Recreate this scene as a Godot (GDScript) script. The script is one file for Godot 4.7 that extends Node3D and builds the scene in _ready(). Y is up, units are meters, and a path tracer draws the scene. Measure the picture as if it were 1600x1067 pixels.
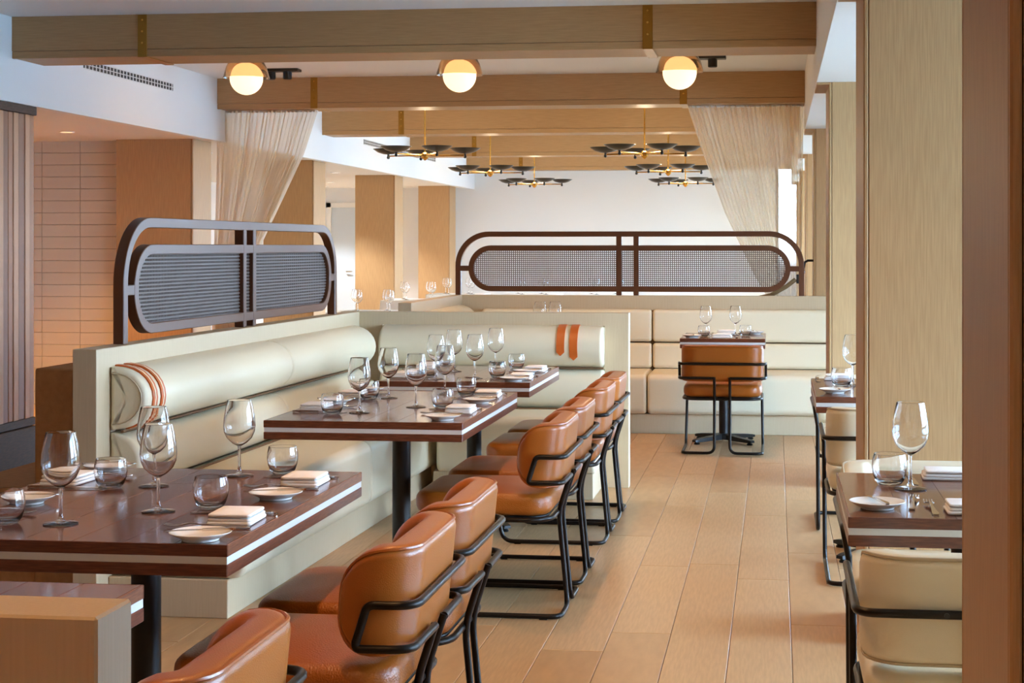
extends Node3D
# A restaurant dining room: cream banquettes, walnut tables, tan leather chairs, oak beams and columns, daylight from windows on the right.

const TOP := 0.76      # table height
const CEIL := 2.83     # main ceiling
const LOW := 2.33      # lower ceiling and soffits
var M := {}
var used := {}
var rng := RandomNumberGenerator.new()

# ------------------------------------------------------------------ naming
func nm(n: String) -> String:
	if used.has(n):
		used[n] += 1
		return "%s_%03d" % [n, used[n]]
	used[n] = 0
	return n

func thing(n: String, label: String, cat: String, at := Vector3.ZERO, turn := 0.0, group := "") -> Node3D:
	var o := Node3D.new()
	o.name = nm(n)
	add_child(o)
	o.position = at
	o.rotation.y = turn
	tag(o, label, cat, group)
	return o

func tag(o: Node, label: String, cat: String, group := "", kind := "") -> Node:
	if label != "": o.set_meta("label", label)
	if cat != "": o.set_meta("category", cat)
	if group != "": o.set_meta("group", group)
	if kind != "": o.set_meta("kind", kind)
	return o

func part(n: String, mesh: Mesh, m: Material, parent: Node, at := Vector3.ZERO, turn := 0.0) -> MeshInstance3D:
	var o := MeshInstance3D.new()
	o.mesh = mesh
	o.material_override = m
	if parent == self:
		o.name = nm(n)
		add_child(o)
	else:
		var key := "%d/%s" % [parent.get_instance_id(), n]
		var nn := n
		if used.has(key):
			used[key] += 1
			nn = "%s_%03d" % [n, used[key]]
		else:
			used[key] = 0
		o.name = nn
		parent.add_child(o)
	o.position = at
	o.rotation.y = turn
	return o

func struct(n: String, label: String, at := Vector3.ZERO, turn := 0.0) -> Node3D:
	var o := thing(n, label, "", at, turn)
	o.set_meta("kind", "structure")
	return o

# ------------------------------------------------------------------ mesh making
class Geo:
	var P := PackedVector3Array()
	var T := PackedInt32Array()
	var out_v := PackedVector3Array()
	var out_n := PackedVector3Array()

	# flush the open piece: orient it outward, give it normals that break at creases
	func flush(crease := 40.0, convex := false) -> void:
		if T.is_empty(): return
		var nt := T.size() / 3
		var vol := 0.0
		var mid := Vector3.ZERO
		for p in P: mid += p
		mid /= P.size()
		for i in nt:
			vol += (P[T[3 * i]] - mid).dot((P[T[3 * i + 1]] - mid).cross(P[T[3 * i + 2]] - mid))
		var fn := PackedVector3Array()
		fn.resize(nt)
		var near := []
		near.resize(P.size())
		for i in P.size(): near[i] = PackedInt32Array()
		for i in nt:
			var a := T[3 * i]
			var b := T[3 * i + 1]
			var c := T[3 * i + 2]
			var n := (P[b] - P[a]).cross(P[c] - P[a])
			var wrong := vol < 0.0
			if convex: wrong = n.dot((P[a] + P[b] + P[c]) / 3.0 - mid) < 0.0
			if wrong:
				T[3 * i + 1] = c
				T[3 * i + 2] = b
				n = -n
			fn[i] = n
			for k in 3: near[T[3 * i + k]].append(i)
		var lim := cos(deg_to_rad(crease))
		for i in nt:
			var me := fn[i].normalized()
			for k in [0, 2, 1]:
				var v: int = T[3 * i + k]
				var s := Vector3.ZERO
				for j in near[v]:
					if fn[j].normalized().dot(me) >= lim: s += fn[j]
				out_v.append(P[v])
				out_n.append(s.normalized() if s.length_squared() > 1e-30 else (me if me.length_squared() > 0.5 else Vector3.UP))
		P = PackedVector3Array()
		T = PackedInt32Array()

	func tri(a: int, b: int, c: int) -> void:
		T.append(a); T.append(b); T.append(c)

	func quad(a: int, b: int, c: int, d: int) -> void:
		tri(a, b, c); tri(a, c, d)

	# chamfered box
	func box(size: Vector3, at := Vector3.ZERO, b := 0.003) -> Geo:
		b = minf(b, minf(size.x, minf(size.y, size.z)) * 0.45)
		var h := size / 2.0
		var id := {}
		for sx in [-1, 1]:
			for sy in [-1, 1]:
				for sz in [-1, 1]:
					if b <= 0.0:
						id[[sx, sy, sz]] = P.size()
						P.append(at + Vector3(sx * h.x, sy * h.y, sz * h.z))
						continue
					id[[sx, sy, sz, 0]] = P.size(); P.append(at + Vector3(sx * h.x, sy * (h.y - b), sz * (h.z - b)))
					id[[sx, sy, sz, 1]] = P.size(); P.append(at + Vector3(sx * (h.x - b), sy * h.y, sz * (h.z - b)))
					id[[sx, sy, sz, 2]] = P.size(); P.append(at + Vector3(sx * (h.x - b), sy * (h.y - b), sz * h.z))
		if b <= 0.0:
			for s in [-1, 1]:
				quad(id[[s, -1, -1]], id[[s, 1, -1]], id[[s, 1, 1]], id[[s, -1, 1]])
				quad(id[[-1, s, -1]], id[[1, s, -1]], id[[1, s, 1]], id[[-1, s, 1]])
				quad(id[[-1, -1, s]], id[[1, -1, s]], id[[1, 1, s]], id[[-1, 1, s]])
			flush(20.0, true)
			return self
		for s in [-1, 1]:
			quad(id[[s, -1, -1, 0]], id[[s, 1, -1, 0]], id[[s, 1, 1, 0]], id[[s, -1, 1, 0]])
			quad(id[[-1, s, -1, 1]], id[[1, s, -1, 1]], id[[1, s, 1, 1]], id[[-1, s, 1, 1]])
			quad(id[[-1, -1, s, 2]], id[[1, -1, s, 2]], id[[1, 1, s, 2]], id[[-1, 1, s, 2]])
			for t in [-1, 1]:
				quad(id[[s, t, -1, 0]], id[[s, t, 1, 0]], id[[s, t, 1, 1]], id[[s, t, -1, 1]])
				quad(id[[s, -1, t, 0]], id[[s, 1, t, 0]], id[[s, 1, t, 2]], id[[s, -1, t, 2]])
				quad(id[[-1, s, t, 1]], id[[1, s, t, 1]], id[[1, s, t, 2]], id[[-1, s, t, 2]])
				for u in [-1, 1]: tri(id[[s, t, u, 0]], id[[s, t, u, 1]], id[[s, t, u, 2]])
		flush(20.0, true)
		return self

	func span(a: Vector3, b: Vector3, bev := 0.003) -> Geo:   # box from corner to corner
		return box((b - a).abs(), (a + b) / 2.0, bev)

	# rows of points joined into a surface; ends closed by fans when rows are loops
	func grid(rows: Array, loop := true, caps := true, crease := 40.0, ring := false) -> Geo:
		var base := P.size()
		var c: int = rows[0].size()
		for r in rows:
			for p in r: P.append(p)
		var nr := rows.size()
		for i in (nr if ring else nr - 1):
			var i2 := (i + 1) % nr
			for j in (c if loop else c - 1):
				var j2 := (j + 1) % c
				quad(base + i * c + j, base + i * c + j2, base + i2 * c + j2, base + i2 * c + j)
		if caps and loop and not ring:
			for e in [0, nr - 1]:
				var m := Vector3.ZERO
				for p in rows[e]: m += p
				var ci := P.size()
				P.append(m / c)
				for j in c:
					var j2 := (j + 1) % c
					if e == 0: tri(base + j2, base + j, ci)
					else: tri(base + e * c + j, base + e * c + j2, ci)
		flush(crease)
		return self

	func tube(path: Array, r: float, n := 10, closed := false) -> Geo:
		var rows := []
		var up := Vector3.ZERO
		var m := path.size()
		for i in m:
			var p: Vector3 = path[i]
			var a: Vector3 = path[(i - 1 + m) % m] if closed or i > 0 else p
			var b: Vector3 = path[(i + 1) % m] if closed or i < m - 1 else p
			var t := (b - a).normalized()
			if up == Vector3.ZERO: up = Vector3.UP if absf(t.y) < 0.9 else Vector3.RIGHT
			up = (up - t * up.dot(t)).normalized()
			var s := t.cross(up)
			var row := []
			for k in n:
				var w := TAU * k / n
				row.append(p + (up * cos(w) + s * sin(w)) * r)
			rows.append(row)
		return grid(rows, true, true, 50.0, closed)

	# a flat bar swept along a path that lies in the plane across axis
	func bar(path: Array, w: float, d: float, axis: Vector3, closed := false) -> Geo:
		var rows := []
		var m := path.size()
		for i in m:
			var p: Vector3 = path[i]
			var a: Vector3 = path[(i - 1 + m) % m] if closed or i > 0 else p
			var b: Vector3 = path[(i + 1) % m] if closed or i < m - 1 else p
			var t := (b - a).normalized()
			var n := t.cross(axis).normalized()
			var row := []
			var e := 0.0025
			for q in [[-1, -1, 1, 0], [-1, -1, 0, 1], [-1, 1, 0, 1], [-1, 1, 1, 0], [1, 1, 1, 0], [1, 1, 0, 1], [1, -1, 0, 1], [1, -1, 1, 0]]:
				row.append(p + n * q[0] * (w / 2.0 - e * q[2]) + axis * q[1] * (d / 2.0 - e * q[3]))
			rows.append(row)
		return grid(rows, true, true, 30.0, closed)

	# profile of Vector2(radius, height) turned round the y axis
	func lathe(prof: Array, n := 32, at := Vector3.ZERO, crease := 40.0, ring := false) -> Geo:
		var rows := []
		for q in prof:
			var row := []
			for k in n:
				var w := TAU * k / n
				row.append(at + Vector3(cos(w) * q.x, q.y, sin(w) * q.x))
			rows.append(row)
		return grid(rows, true, not ring, crease, ring)

	# cushion: an outline (x, z) between two heights with rounded edges and a crown
	func pillow(outline: Array, y0: float, y1: float, r: float, crown := 0.0, steps := 5) -> Geo:
		var nrm := []
		var m := outline.size()
		var mid := Vector2.ZERO
		for p in outline: mid += p
		mid /= m
		for i in m:
			var t: Vector2 = (outline[(i + 1) % m] - outline[(i - 1 + m) % m]).normalized()
			var n := Vector2(t.y, -t.x)
			if n.dot(outline[i] - mid) < 0: n = -n
			nrm.append(n)
		var rows := []
		for s in [0.35, 0.75]:
			var row := []
			for i in m:
				var q: Vector2 = mid + (outline[i] - nrm[i] * r - mid) * s
				row.append(Vector3(q.x, y0, q.y))
			rows.append(row)
		for k in steps * 2 + 2:
			var low := k <= steps
			var a := -PI / 2 + (PI / 2) * (k if low else k - 1) / steps
			var row := []
			var yy := (y0 + r + r * sin(a)) if low else (y1 - r + r * sin(a))
			for i in m:
				var q: Vector2 = outline[i] - nrm[i] * r * (1.0 - cos(a))
				row.append(Vector3(q.x, yy, q.y))
			rows.append(row)
		for s in [0.85, 0.6, 0.3]:
			var row := []
			for i in m:
				var q: Vector2 = mid + (outline[i] - nrm[i] * r - mid) * s
				row.append(Vector3(q.x, y1 + crown * (1.0 - s * s), q.y))
			rows.append(row)
		return grid(rows, true, true, 60.0)

	# profile (x, y) carried along z from z0 to z1, its ends rounded by r
	func loaf(prof: Array, z0: float, z1: float, r: float, crease := 50.0) -> Geo:
		var m := prof.size()
		var mid := Vector2.ZERO
		for p in prof: mid += p
		mid /= m
		var rows := []
		var sgn := signf(z1 - z0)
		for k in 12:
			var a := (PI / 2) * (minf(k, 5) / 5.0 if k < 6 else (11 - k) / 5.0)
			var ins := r * (1.0 - sin(a))
			var z := z0 + sgn * r * (1.0 - cos(a)) if k < 6 else z1 - sgn * r * (1.0 - cos(a))
			var row := []
			for i in m:
				var t: Vector2 = (prof[(i + 1) % m] - prof[(i - 1 + m) % m]).normalized()
				var n := Vector2(t.y, -t.x)
				if n.dot(prof[i] - mid) < 0: n = -n
				var q: Vector2 = prof[i] - n * ins
				row.append(Vector3(q.x, q.y, z))
			rows.append(row)
		return grid(rows, true, true, crease)

	func make() -> ArrayMesh:
		flush()
		var a := []
		a.resize(Mesh.ARRAY_MAX)
		a[Mesh.ARRAY_VERTEX] = out_v
		a[Mesh.ARRAY_NORMAL] = out_n
		var am := ArrayMesh.new()
		am.add_surface_from_arrays(Mesh.PRIMITIVE_TRIANGLES, a)
		return am

func bx(size: Vector3, at := Vector3.ZERO, b := 0.003) -> ArrayMesh:
	return Geo.new().box(size, at, b).make()

func sp(a: Vector3, b: Vector3, bev := 0.003) -> ArrayMesh:
	return Geo.new().span(a, b, bev).make()

func rrect(w: float, d: float, r: float, n := 6, cx := 0.0, cy := 0.0) -> Array:   # rounded rectangle outline
	var o := []
	for c in [[1, 1, 0.0], [-1, 1, PI / 2], [-1, -1, PI], [1, -1, 3 * PI / 2]]:
		for k in n + 1:
			var a: float = c[2] + (PI / 2) * k / n
			o.append(Vector2(cx + c[0] * (w / 2 - r) + cos(a) * r, cy + c[1] * (d / 2 - r) + sin(a) * r))
	return o

func smooth_path(pts: Array, radius: Variant, n := 5) -> Array:   # corners of a polyline rounded
	var o := [pts[0]]
	for i in range(1, pts.size() - 1):
		var p: Vector3 = pts[i]
		var a: Vector3 = pts[i - 1]
		var b: Vector3 = pts[i + 1]
		var r: float = radius[mini(i, radius.size() - 1)] if radius is Array else radius
		var k := minf(r, minf(p.distance_to(a), p.distance_to(b)) * 0.49)
		var s := p + (a - p).normalized() * k
		var e := p + (b - p).normalized() * k
		for j in n + 1:
			var t := float(j) / n
			o.append(s.lerp(p, t).lerp(p.lerp(e, t), t))
	o.append(pts[-1])
	return o

# ------------------------------------------------------------------ materials
func noise_tex(freq: float, octaves: int, lo: Color, hi: Color, seed_no := 1, size := 512, mid := 0.5) -> NoiseTexture2D:
	var f := FastNoiseLite.new()
	f.noise_type = FastNoiseLite.TYPE_SIMPLEX_SMOOTH
	f.frequency = freq
	f.fractal_octaves = octaves
	f.seed = seed_no
	var g := Gradient.new()
	g.set_color(0, lo)
	g.set_color(1, hi)
	g.set_offset(0, mid - 0.5)
	g.set_offset(1, mid + 0.5)
	var t := NoiseTexture2D.new()
	t.width = size
	t.height = size
	t.seamless = true
	t.noise = f
	t.color_ramp = g
	return t

func mat(c: Color, rough := 0.6, metal := 0.0, spec := 0.5) -> StandardMaterial3D:
	var m := StandardMaterial3D.new()
	m.albedo_color = c
	m.roughness = rough
	m.metallic = metal
	m.metallic_specular = spec
	return m

func grained(c: Color, t: Texture2D, scale: Vector3, rough: float, offset := Vector3.ZERO) -> StandardMaterial3D:
	var m := mat(c, rough)
	m.albedo_texture = t
	m.uv1_triplanar = true
	m.uv1_world_triplanar = true
	m.uv1_triplanar_sharpness = 8.0
	m.uv1_scale = scale
	m.uv1_offset = offset
	return m

func bumpy(m: StandardMaterial3D, t: Texture2D, scale: float, cm: float) -> StandardMaterial3D:
	m.heightmap_enabled = true
	m.heightmap_texture = t
	m.heightmap_scale = cm
	m.uv1_triplanar = true
	m.uv1_scale = Vector3.ONE * scale
	return m

func materials() -> void:
	var fine := noise_tex(0.06, 4, Color(0.90, 0.88, 0.86), Color(1, 1, 1), 3)
	var fine2 := noise_tex(0.06, 4, Color(0.96, 0.95, 0.94), Color(1, 1, 1), 5)
	var oakg := noise_tex(0.06, 4, Color(0.89, 0.865, 0.83), Color(1, 1, 1), 4)
	var waln := noise_tex(0.05, 4, Color(0.62, 0.54, 0.49), Color(1, 0.97, 0.93), 7)
	var bump := noise_tex(0.12, 3, Color(0, 0, 0), Color(1, 1, 1), 9, 256)
	var blotch := noise_tex(0.012, 4, Color(0.92, 0.90, 0.88), Color(1, 1, 1), 12)
	M.oak_v = grained(Color(0.80, 0.64, 0.45), oakg, Vector3(4.5, 0.16, 4.5), 0.5)
	M.oak_h = grained(Color(0.735, 0.57, 0.38), oakg, Vector3(0.16, 4.5, 4.5), 0.5)
	M.oak_z = grained(Color(0.80, 0.64, 0.45), oakg, Vector3(4.5, 4.5, 0.16), 0.5)
	M.oak_edge = grained(Color(0.74, 0.575, 0.385), oakg, Vector3(4.5, 0.16, 4.5), 0.5)
	M.floor = []
	for k in 5:
		var c: Color = [Color(0.80, 0.645, 0.455), Color(0.78, 0.62, 0.43), Color(0.815, 0.67, 0.485), Color(0.77, 0.615, 0.43), Color(0.81, 0.655, 0.465)][k]
		M.floor.append(grained(c, [fine, blotch][k % 2], [Vector3(2.4, 2.4, 0.2), Vector3(2.5, 2.5, 0.7)][k % 2], 0.36, Vector3(k * 0.37, 0, k * 0.23)))
	M.joint = mat(Color(0.30, 0.21, 0.13), 0.8)
	M.walnut = []
	for k in 4:
		var c: Color = [Color(0.52, 0.345, 0.25), Color(0.45, 0.285, 0.20), Color(0.60, 0.42, 0.31), Color(0.48, 0.305, 0.215)][k]
		M.walnut.append(grained(c, waln, Vector3(5, 5, 0.5), 0.14, Vector3(k * 0.3, 0, k * 0.41)))
	M.walnut_side_lit = grained(Color(0.60, 0.40, 0.29), waln, Vector3(0.6, 6, 0.6), 0.3)
	M.walnut_low = grained(Color(0.52, 0.31, 0.215), waln, Vector3(0.6, 6, 0.6), 0.3)
	M.slat = []
	for k in 3:
		M.slat.append(grained([Color(0.70, 0.49, 0.345), Color(0.82, 0.62, 0.47), Color(0.58, 0.39, 0.27)][k], fine, Vector3(6, 0.5, 6), 0.5, Vector3(k * 0.2, 0, 0.3 * k)))
	M.slat_base = grained(Color(0.29, 0.195, 0.145), waln, Vector3(3, 3, 0.5), 0.62)
	M.aluminium = mat(Color(0.85, 0.84, 0.82), 0.45)
	M.black = mat(Color(0.055, 0.055, 0.06), 0.4)
	M.frame = mat(Color(0.15, 0.135, 0.125), 0.33, 0.7)
	M.tan = bumpy(mat(Color(0.665, 0.368, 0.108), 0.30), bump, 9.0, 0.05)
	M.tan_seat = bumpy(mat(Color(0.655, 0.36, 0.102), 0.31), bump, 5.0, 0.12)
	M.tan_pipe = mat(Color(0.63, 0.33, 0.10), 0.28)
	M.cream = bumpy(mat(Color(0.885, 0.835, 0.715), 0.42), bump, 8.0, 0.03)
	M.cream_pipe = mat(Color(0.72, 0.65, 0.52), 0.5)
	M.orange = mat(Color(0.78, 0.37, 0.12), 0.4)
	M.stitch = mat(Color(0.93, 0.84, 0.70), 0.7)
	M.seam = mat(Color(0.46, 0.33, 0.20), 0.7)
	M.laminate = grained(Color(0.805, 0.72, 0.585), fine2, Vector3(4.5, 0.16, 4.5), 0.5)
	M.suede = bumpy(grained(Color(0.74, 0.54, 0.36), blotch, Vector3(2, 2, 2), 0.9), bump, 4.0, 0.05)
	M.white = mat(Color(0.93, 0.93, 0.92), 0.75)
	M.warmwhite = mat(Color(0.92, 0.905, 0.88), 0.75)
	M.tile = mat(Color(0.84, 0.79, 0.72), 0.4)
	M.grout = mat(Color(0.56, 0.48, 0.40), 0.9)
	M.bronze = mat(Color(0.36, 0.21, 0.12), 0.32)
	M.wire = mat(Color(0.40, 0.345, 0.315), 0.5, 0.15)
	M.brass = mat(Color(0.80, 0.60, 0.28), 0.25, 1.0)
	M.brass_dull = mat(Color(0.62, 0.45, 0.20), 0.38, 1.0)
	M.dish = mat(Color(0.10, 0.085, 0.09), 0.32, 0.3)
	M.dish_in = mat(Color(0.42, 0.40, 0.40), 0.4, 0.3)
	M.china = mat(Color(0.94, 0.93, 0.90), 0.12)
	M.linen = bumpy(mat(Color(0.95, 0.94, 0.92), 0.9), bump, 30.0, 0.04)
	M.steel = mat(Color(0.80, 0.78, 0.75), 0.14, 1.0)
	M.plastic = mat(Color(0.9, 0.9, 0.89), 0.4)
	var g := mat(Color(1, 1, 1, 0.0), 0.0)
	g.refraction_enabled = true
	g.refraction_scale = 0.042
	M.glass = g
	var p := mat(Color(1, 1, 1, 0.03), 0.02)
	p.transparency = BaseMaterial3D.TRANSPARENCY_ALPHA
	M.pane = p
	var cu := mat(Color(0.96, 0.91, 0.84, 0.66), 0.9)
	cu.transparency = BaseMaterial3D.TRANSPARENCY_ALPHA
	cu.backlight_enabled = true
	cu.backlight = Color(0.95, 0.91, 0.84)
	M.sheer = cu
	var am := mat(Color(0.945, 0.80, 0.62, 0.0), 0.0)
	am.refraction_enabled = true
	am.refraction_scale = 0.05
	M.amber = am
	M.globe = lit(Color(1.0, 0.925, 0.77), 0.85)
	M.lens = lit(Color(1.0, 0.82, 0.55), 2.0)
	M.lens_cool = lit(Color(1.0, 0.97, 0.92), 2.0)

func lit(c: Color, e: float) -> StandardMaterial3D:
	var m := mat(c, 0.4)
	m.emission_enabled = true
	m.emission = c
	m.emission_energy_multiplier = e
	return m

# ------------------------------------------------------------------ the start
func _ready() -> void:
	rng.seed = 11
	var cam := Camera3D.new()
	cam.name = "camera"
	cam.position = Vector3(0, 1.4, 0)
	cam.rotation.y = atan(332.0 / 2550.0)
	var nr := 0.1
	cam.set_frustum(nr * 1067.0 / 2550.0, Vector2(-80.0, -148.5) / 2550.0 * nr, nr, 100.0)
	add_child(cam)
	cam.current = true
	var env := Environment.new()
	env.background_mode = Environment.BG_SKY
	var sky := Sky.new()
	var sm := ProceduralSkyMaterial.new()
	sm.sky_top_color = Color(0.59, 0.79, 1.0)
	sm.sky_horizon_color = Color(0.815, 0.91, 1.0)
	sm.ground_horizon_color = Color(0.80, 0.82, 0.84)
	sm.ground_bottom_color = Color(0.62, 0.62, 0.62)
	sm.sky_energy_multiplier = 4.2
	sm.ground_energy_multiplier = 1.0
	sky.sky_material = sm
	env.sky = sky
	env.tonemap_mode = Environment.TONE_MAPPER_LINEAR
	env.tonemap_exposure = 1.46
	env.sdfgi_enabled = true
	env.ssao_enabled = true
	env.ssil_enabled = true
	var we := WorldEnvironment.new()
	we.name = "environment"
	we.environment = env
	add_child(we)
	materials()
	room()
	ceiling_things()
	benches()
	screens()
	curtains()
	tables_and_chairs()
	table_ware()

func lamp_spot(at: Vector3, col: Color, e: float, ang := 50.0, size := 0.05) -> void:
	var l := SpotLight3D.new()
	l.name = nm("spot_light")
	l.position = at
	l.rotation.x = -PI / 2
	l.light_color = col
	l.light_energy = e
	l.spot_angle = ang
	l.spot_angle_attenuation = 0.6
	l.spot_range = 12.0
	l.spot_attenuation = 2.0
	l.light_size = size
	l.shadow_enabled = true
	add_child(l)

# ------------------------------------------------------------------ the room
const COLZ := [1.45, -2.2, -5.79, -9.57, -13.35, -17.0, -20.7, -24.4]
const CD := 0.56
const WIN0 := -3.3

func room() -> void:
	# floor
	var fl := struct("floor", "pale oak floor of wide planks running away down the aisle")
	part("subfloor", sp(Vector3(-8.1, -0.2, 4.1), Vector3(4.1, -0.021, -25.5), 0.0), M.joint, fl)
	var rest := [Geo.new(), Geo.new()]
	var w := 0.2155
	for k in range(-38, 19):
		var x := 0.055 + k * w
		var z := 4.0 - rng.randf() * 1.4
		var zs := [4.05]
		while z > -25.4:
			zs.append(z)
			z -= rng.randf_range(1.15, 2.3)
		zs.append(-25.4)
		for j in zs.size() - 1:
			var za: float = zs[j] - 0.001
			var zb: float = zs[j + 1] + 0.001
			var xa := maxf(x + 0.001, -8.05)
			var xb := minf(x + w - 0.001, 4.0)
			if xb <= xa: continue
			var near := x > -3.0 and x < 0.9 and zb < -1.2 and za > -13.0
			if near:
				part("plank", sp(Vector3(xa, -0.02, za), Vector3(xb, 0, zb), 0.0016), M.floor[rng.randi() % 5], fl)
			else:
				rest[rng.randi() % 2].span(Vector3(xa, -0.02, za), Vector3(xb, 0, zb), 0.0)
	for k in 2:
		part("outlying_planks", rest[k].make(), M.floor[k * 2], fl).set_meta("kind", "stuff")
	# ceilings and outer walls
	var ce := struct("ceiling", "smooth white ceiling above the oak beams")
	part("ceiling_board", sp(Vector3(-4.75, CEIL, 4.1), Vector3(4.15, CEIL + 0.12, -25.5), 0.0), M.white, ce)
	part("low_ceiling_board", sp(Vector3(-8.1, LOW, 4.1), Vector3(-4.80, LOW + 0.62, -25.5), 0.0), M.warmwhite, ce)
	var bk := struct("trim_1", "white bulkhead dropping from the ceiling along the left side")
	part("bulkhead_face", sp(Vector3(-4.80, 2.30, 4.1), Vector3(-4.72, CEIL + 0.1, -25.4), 0.002), M.white, bk)
	var wf := struct("wall_far", "white end wall at the far end of the dining room")
	part("wall_board", sp(Vector3(-8.1, -0.02, -25.4), Vector3(0.0, CEIL + 0.1, -25.55), 0.0), M.white, wf)
	part("sill_board", sp(Vector3(0.0, -0.02, -25.4), Vector3(4.1, 0.3, -25.55), 0.0), M.white, wf)
	part("head_board", sp(Vector3(0.0, 2.78, -25.4), Vector3(4.1, CEIL + 0.1, -25.55), 0.0), M.white, wf)
	var we := struct("window_6", "unseen window in the end wall, placed to brighten the right curtain", Vector3(0, 0, -25.47))  # unseen window, put in for the white behind the right curtain
	part("window_frame", Geo.new().span(Vector3(0.0, 0.3, -0.03), Vector3(0.05, 2.78, 0.03)).span(Vector3(3.95, 0.3, -0.03), Vector3(4.0, 2.78, 0.03)).span(Vector3(0.0, 0.3, -0.03), Vector3(4.0, 0.35, 0.03)).span(Vector3(0.0, 2.73, -0.03), Vector3(4.0, 2.78, 0.03)).make(), M.frame, we)
	part("pane", sp(Vector3(0.04, 0.34, -0.0005), Vector3(3.94, 2.74, 0.0005), 0.0), M.pane, we)
	var wn := struct("wall_near", "white wall behind the viewpoint")
	part("wall_board", sp(Vector3(-8.1, -0.02, 4.0), Vector3(4.1, CEIL + 0.1, 4.15), 0.0), M.warmwhite, wn)
	var wl := struct("wall_left", "white wall of the left side aisle")
	part("wall_board", sp(Vector3(-8.05, -0.02, 4.1), Vector3(-8.2, CEIL, -25.5), 0.0), M.white, wl)
	part("partition_board", sp(Vector3(-8.05, 0, -9.0), Vector3(-4.92, LOW, -9.12), 0.0), M.warmwhite, wl)
	# right side: unseen windows past the columns, placed for side daylight, under a white soffit
	var so := struct("trim_2", "white soffit over the window niches on the right")
	part("soffit_board", sp(Vector3(0.235, 2.352, 4.1), Vector3(4.12, CEIL + 0.05, -25.5), 0.002), M.white, so)
	var wr := struct("wall_right", "low sill and head of the unseen window wall on the right")
	part("sill_board", sp(Vector3(3.96, -0.02, WIN0), Vector3(4.1, 0.14, -25.5), 0.0), M.white, wr)
	part("head_board", sp(Vector3(3.96, 2.26, WIN0), Vector3(4.1, 2.36, -25.5), 0.0), M.white, wr)
	part("wall_board", sp(Vector3(3.96, -0.02, 4.1), Vector3(4.1, 2.36, WIN0), 0.0), M.warmwhite, wr)  # unseen blank stretch, holds daylight off the near surfaces
	part("unseen_pier", sp(Vector3(3.96, 0.14, -10.0), Vector3(4.1, 2.26, -13.4), 0.0), M.white, wr)  # unseen, closes one window bay to dim the back banquette
	for zz in COLZ.slice(2): part("unseen_pier", sp(Vector3(3.96, 0.14, zz + 0.1), Vector3(4.1, 2.26, zz - CD - 0.1), 0.0), M.white, wr)
	var nth := ["column right behind the viewpoint", "nearest oak column filling the right edge of the view", "second oak column on the right behind the small near table", "third oak column on the right behind the small second table", "fourth oak column on the right at the end of the back banquette", "fifth oak column on the right beyond the sheer curtain", "sixth oak column on the right far past the curtain", "last oak column on the right by the end wall"]
	var nwin := 0
	for i in COLZ.size():
		var z: float = COLZ[i]
		var c := struct("column", nth[i], Vector3(0.305, 0, z))
		part("core", sp(Vector3(0.012, 0, -0.012), Vector3(0.60, 2.352, -CD + 0.012), 0.0), M.joint, c)
		part("front_panel", sp(Vector3(0.018, 0, -0.001), Vector3(0.60, 2.352, -0.02), 0.002), M.oak_v, c)
		part("rear_panel", sp(Vector3(0.018, 0, -CD + 0.001), Vector3(0.60, 2.352, -CD + 0.02), 0.002), M.oak_v, c)
		part("side_panel", sp(Vector3(0.0, 0, -0.018), Vector3(0.016, 2.352, -CD + 0.018), 0.002), M.oak_edge, c)
		for e in [0.0, -CD + 0.016]: part("corner_bead", sp(Vector3(0.0, 0, e), Vector3(0.016, 2.352, e - 0.016), 0.004), M.oak_edge, c)
		part("head_strip", sp(Vector3(-0.068, 2.338, -0.001), Vector3(0.01, 2.3515, -CD + 0.001), 0.001), M.oak_h, c)
		if i > 0 and i != 3 and i < COLZ.size() - 1:
			var zb: float = COLZ[i + 1]
			if i == 1: z = WIN0 + CD
			nwin += 1
			var wd := struct("window_%d" % nwin, "unseen tall window past the oak columns on the right, number %d from the front" % nwin, Vector3(4.03, 0, 0))
			var fr := Geo.new()
			fr.span(Vector3(-0.03, 0.14, z - CD), Vector3(0.03, 0.19, zb)).span(Vector3(-0.03, 2.21, z - CD), Vector3(0.03, 2.26, zb))
			var n := 3
			for k in n + 1:
				var zz := lerpf(z - CD - 0.025, zb + 0.025, float(k) / n)
				fr.box(Vector3(0.06, 2.04, 0.05), Vector3(0, 1.2, zz))
			part("window_frame", fr.make(), M.frame, wd)
			for k in n:
				var z0 := lerpf(z - CD, zb, float(k) / n) - 0.03
				var z1 := lerpf(z - CD, zb, float(k + 1) / n) + 0.03
				var q := Geo.new()
				q.P = PackedVector3Array([Vector3(0, 0.18, z0), Vector3(0, 2.22, z0), Vector3(0, 2.22, z1), Vector3(0, 0.18, z1)])
				q.quad(0, 1, 2, 3)
				part("pane", q.make(), M.pane, wd)
	part("bounce_slab", sp(Vector3(4.15, -0.3, 12), Vector3(26, -0.12, -38), 0.0), mat(Color(0.72, 0.72, 0.70), 0.9), struct("ground", "unseen pale slab outside the windows, added to bounce daylight in"))  # unseen slab, added to bounce daylight through the windows
	# left side: oak columns under the bulkhead
	var zl := [-13.58, -17.1, -20.8, -24.6]
	var ll := ["widest oak column on the left, beside the tiled wall", "oak column on the left behind the left curtain", "free oak column on the left past the left curtain", "farthest oak column on the left by the end wall"]
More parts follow.
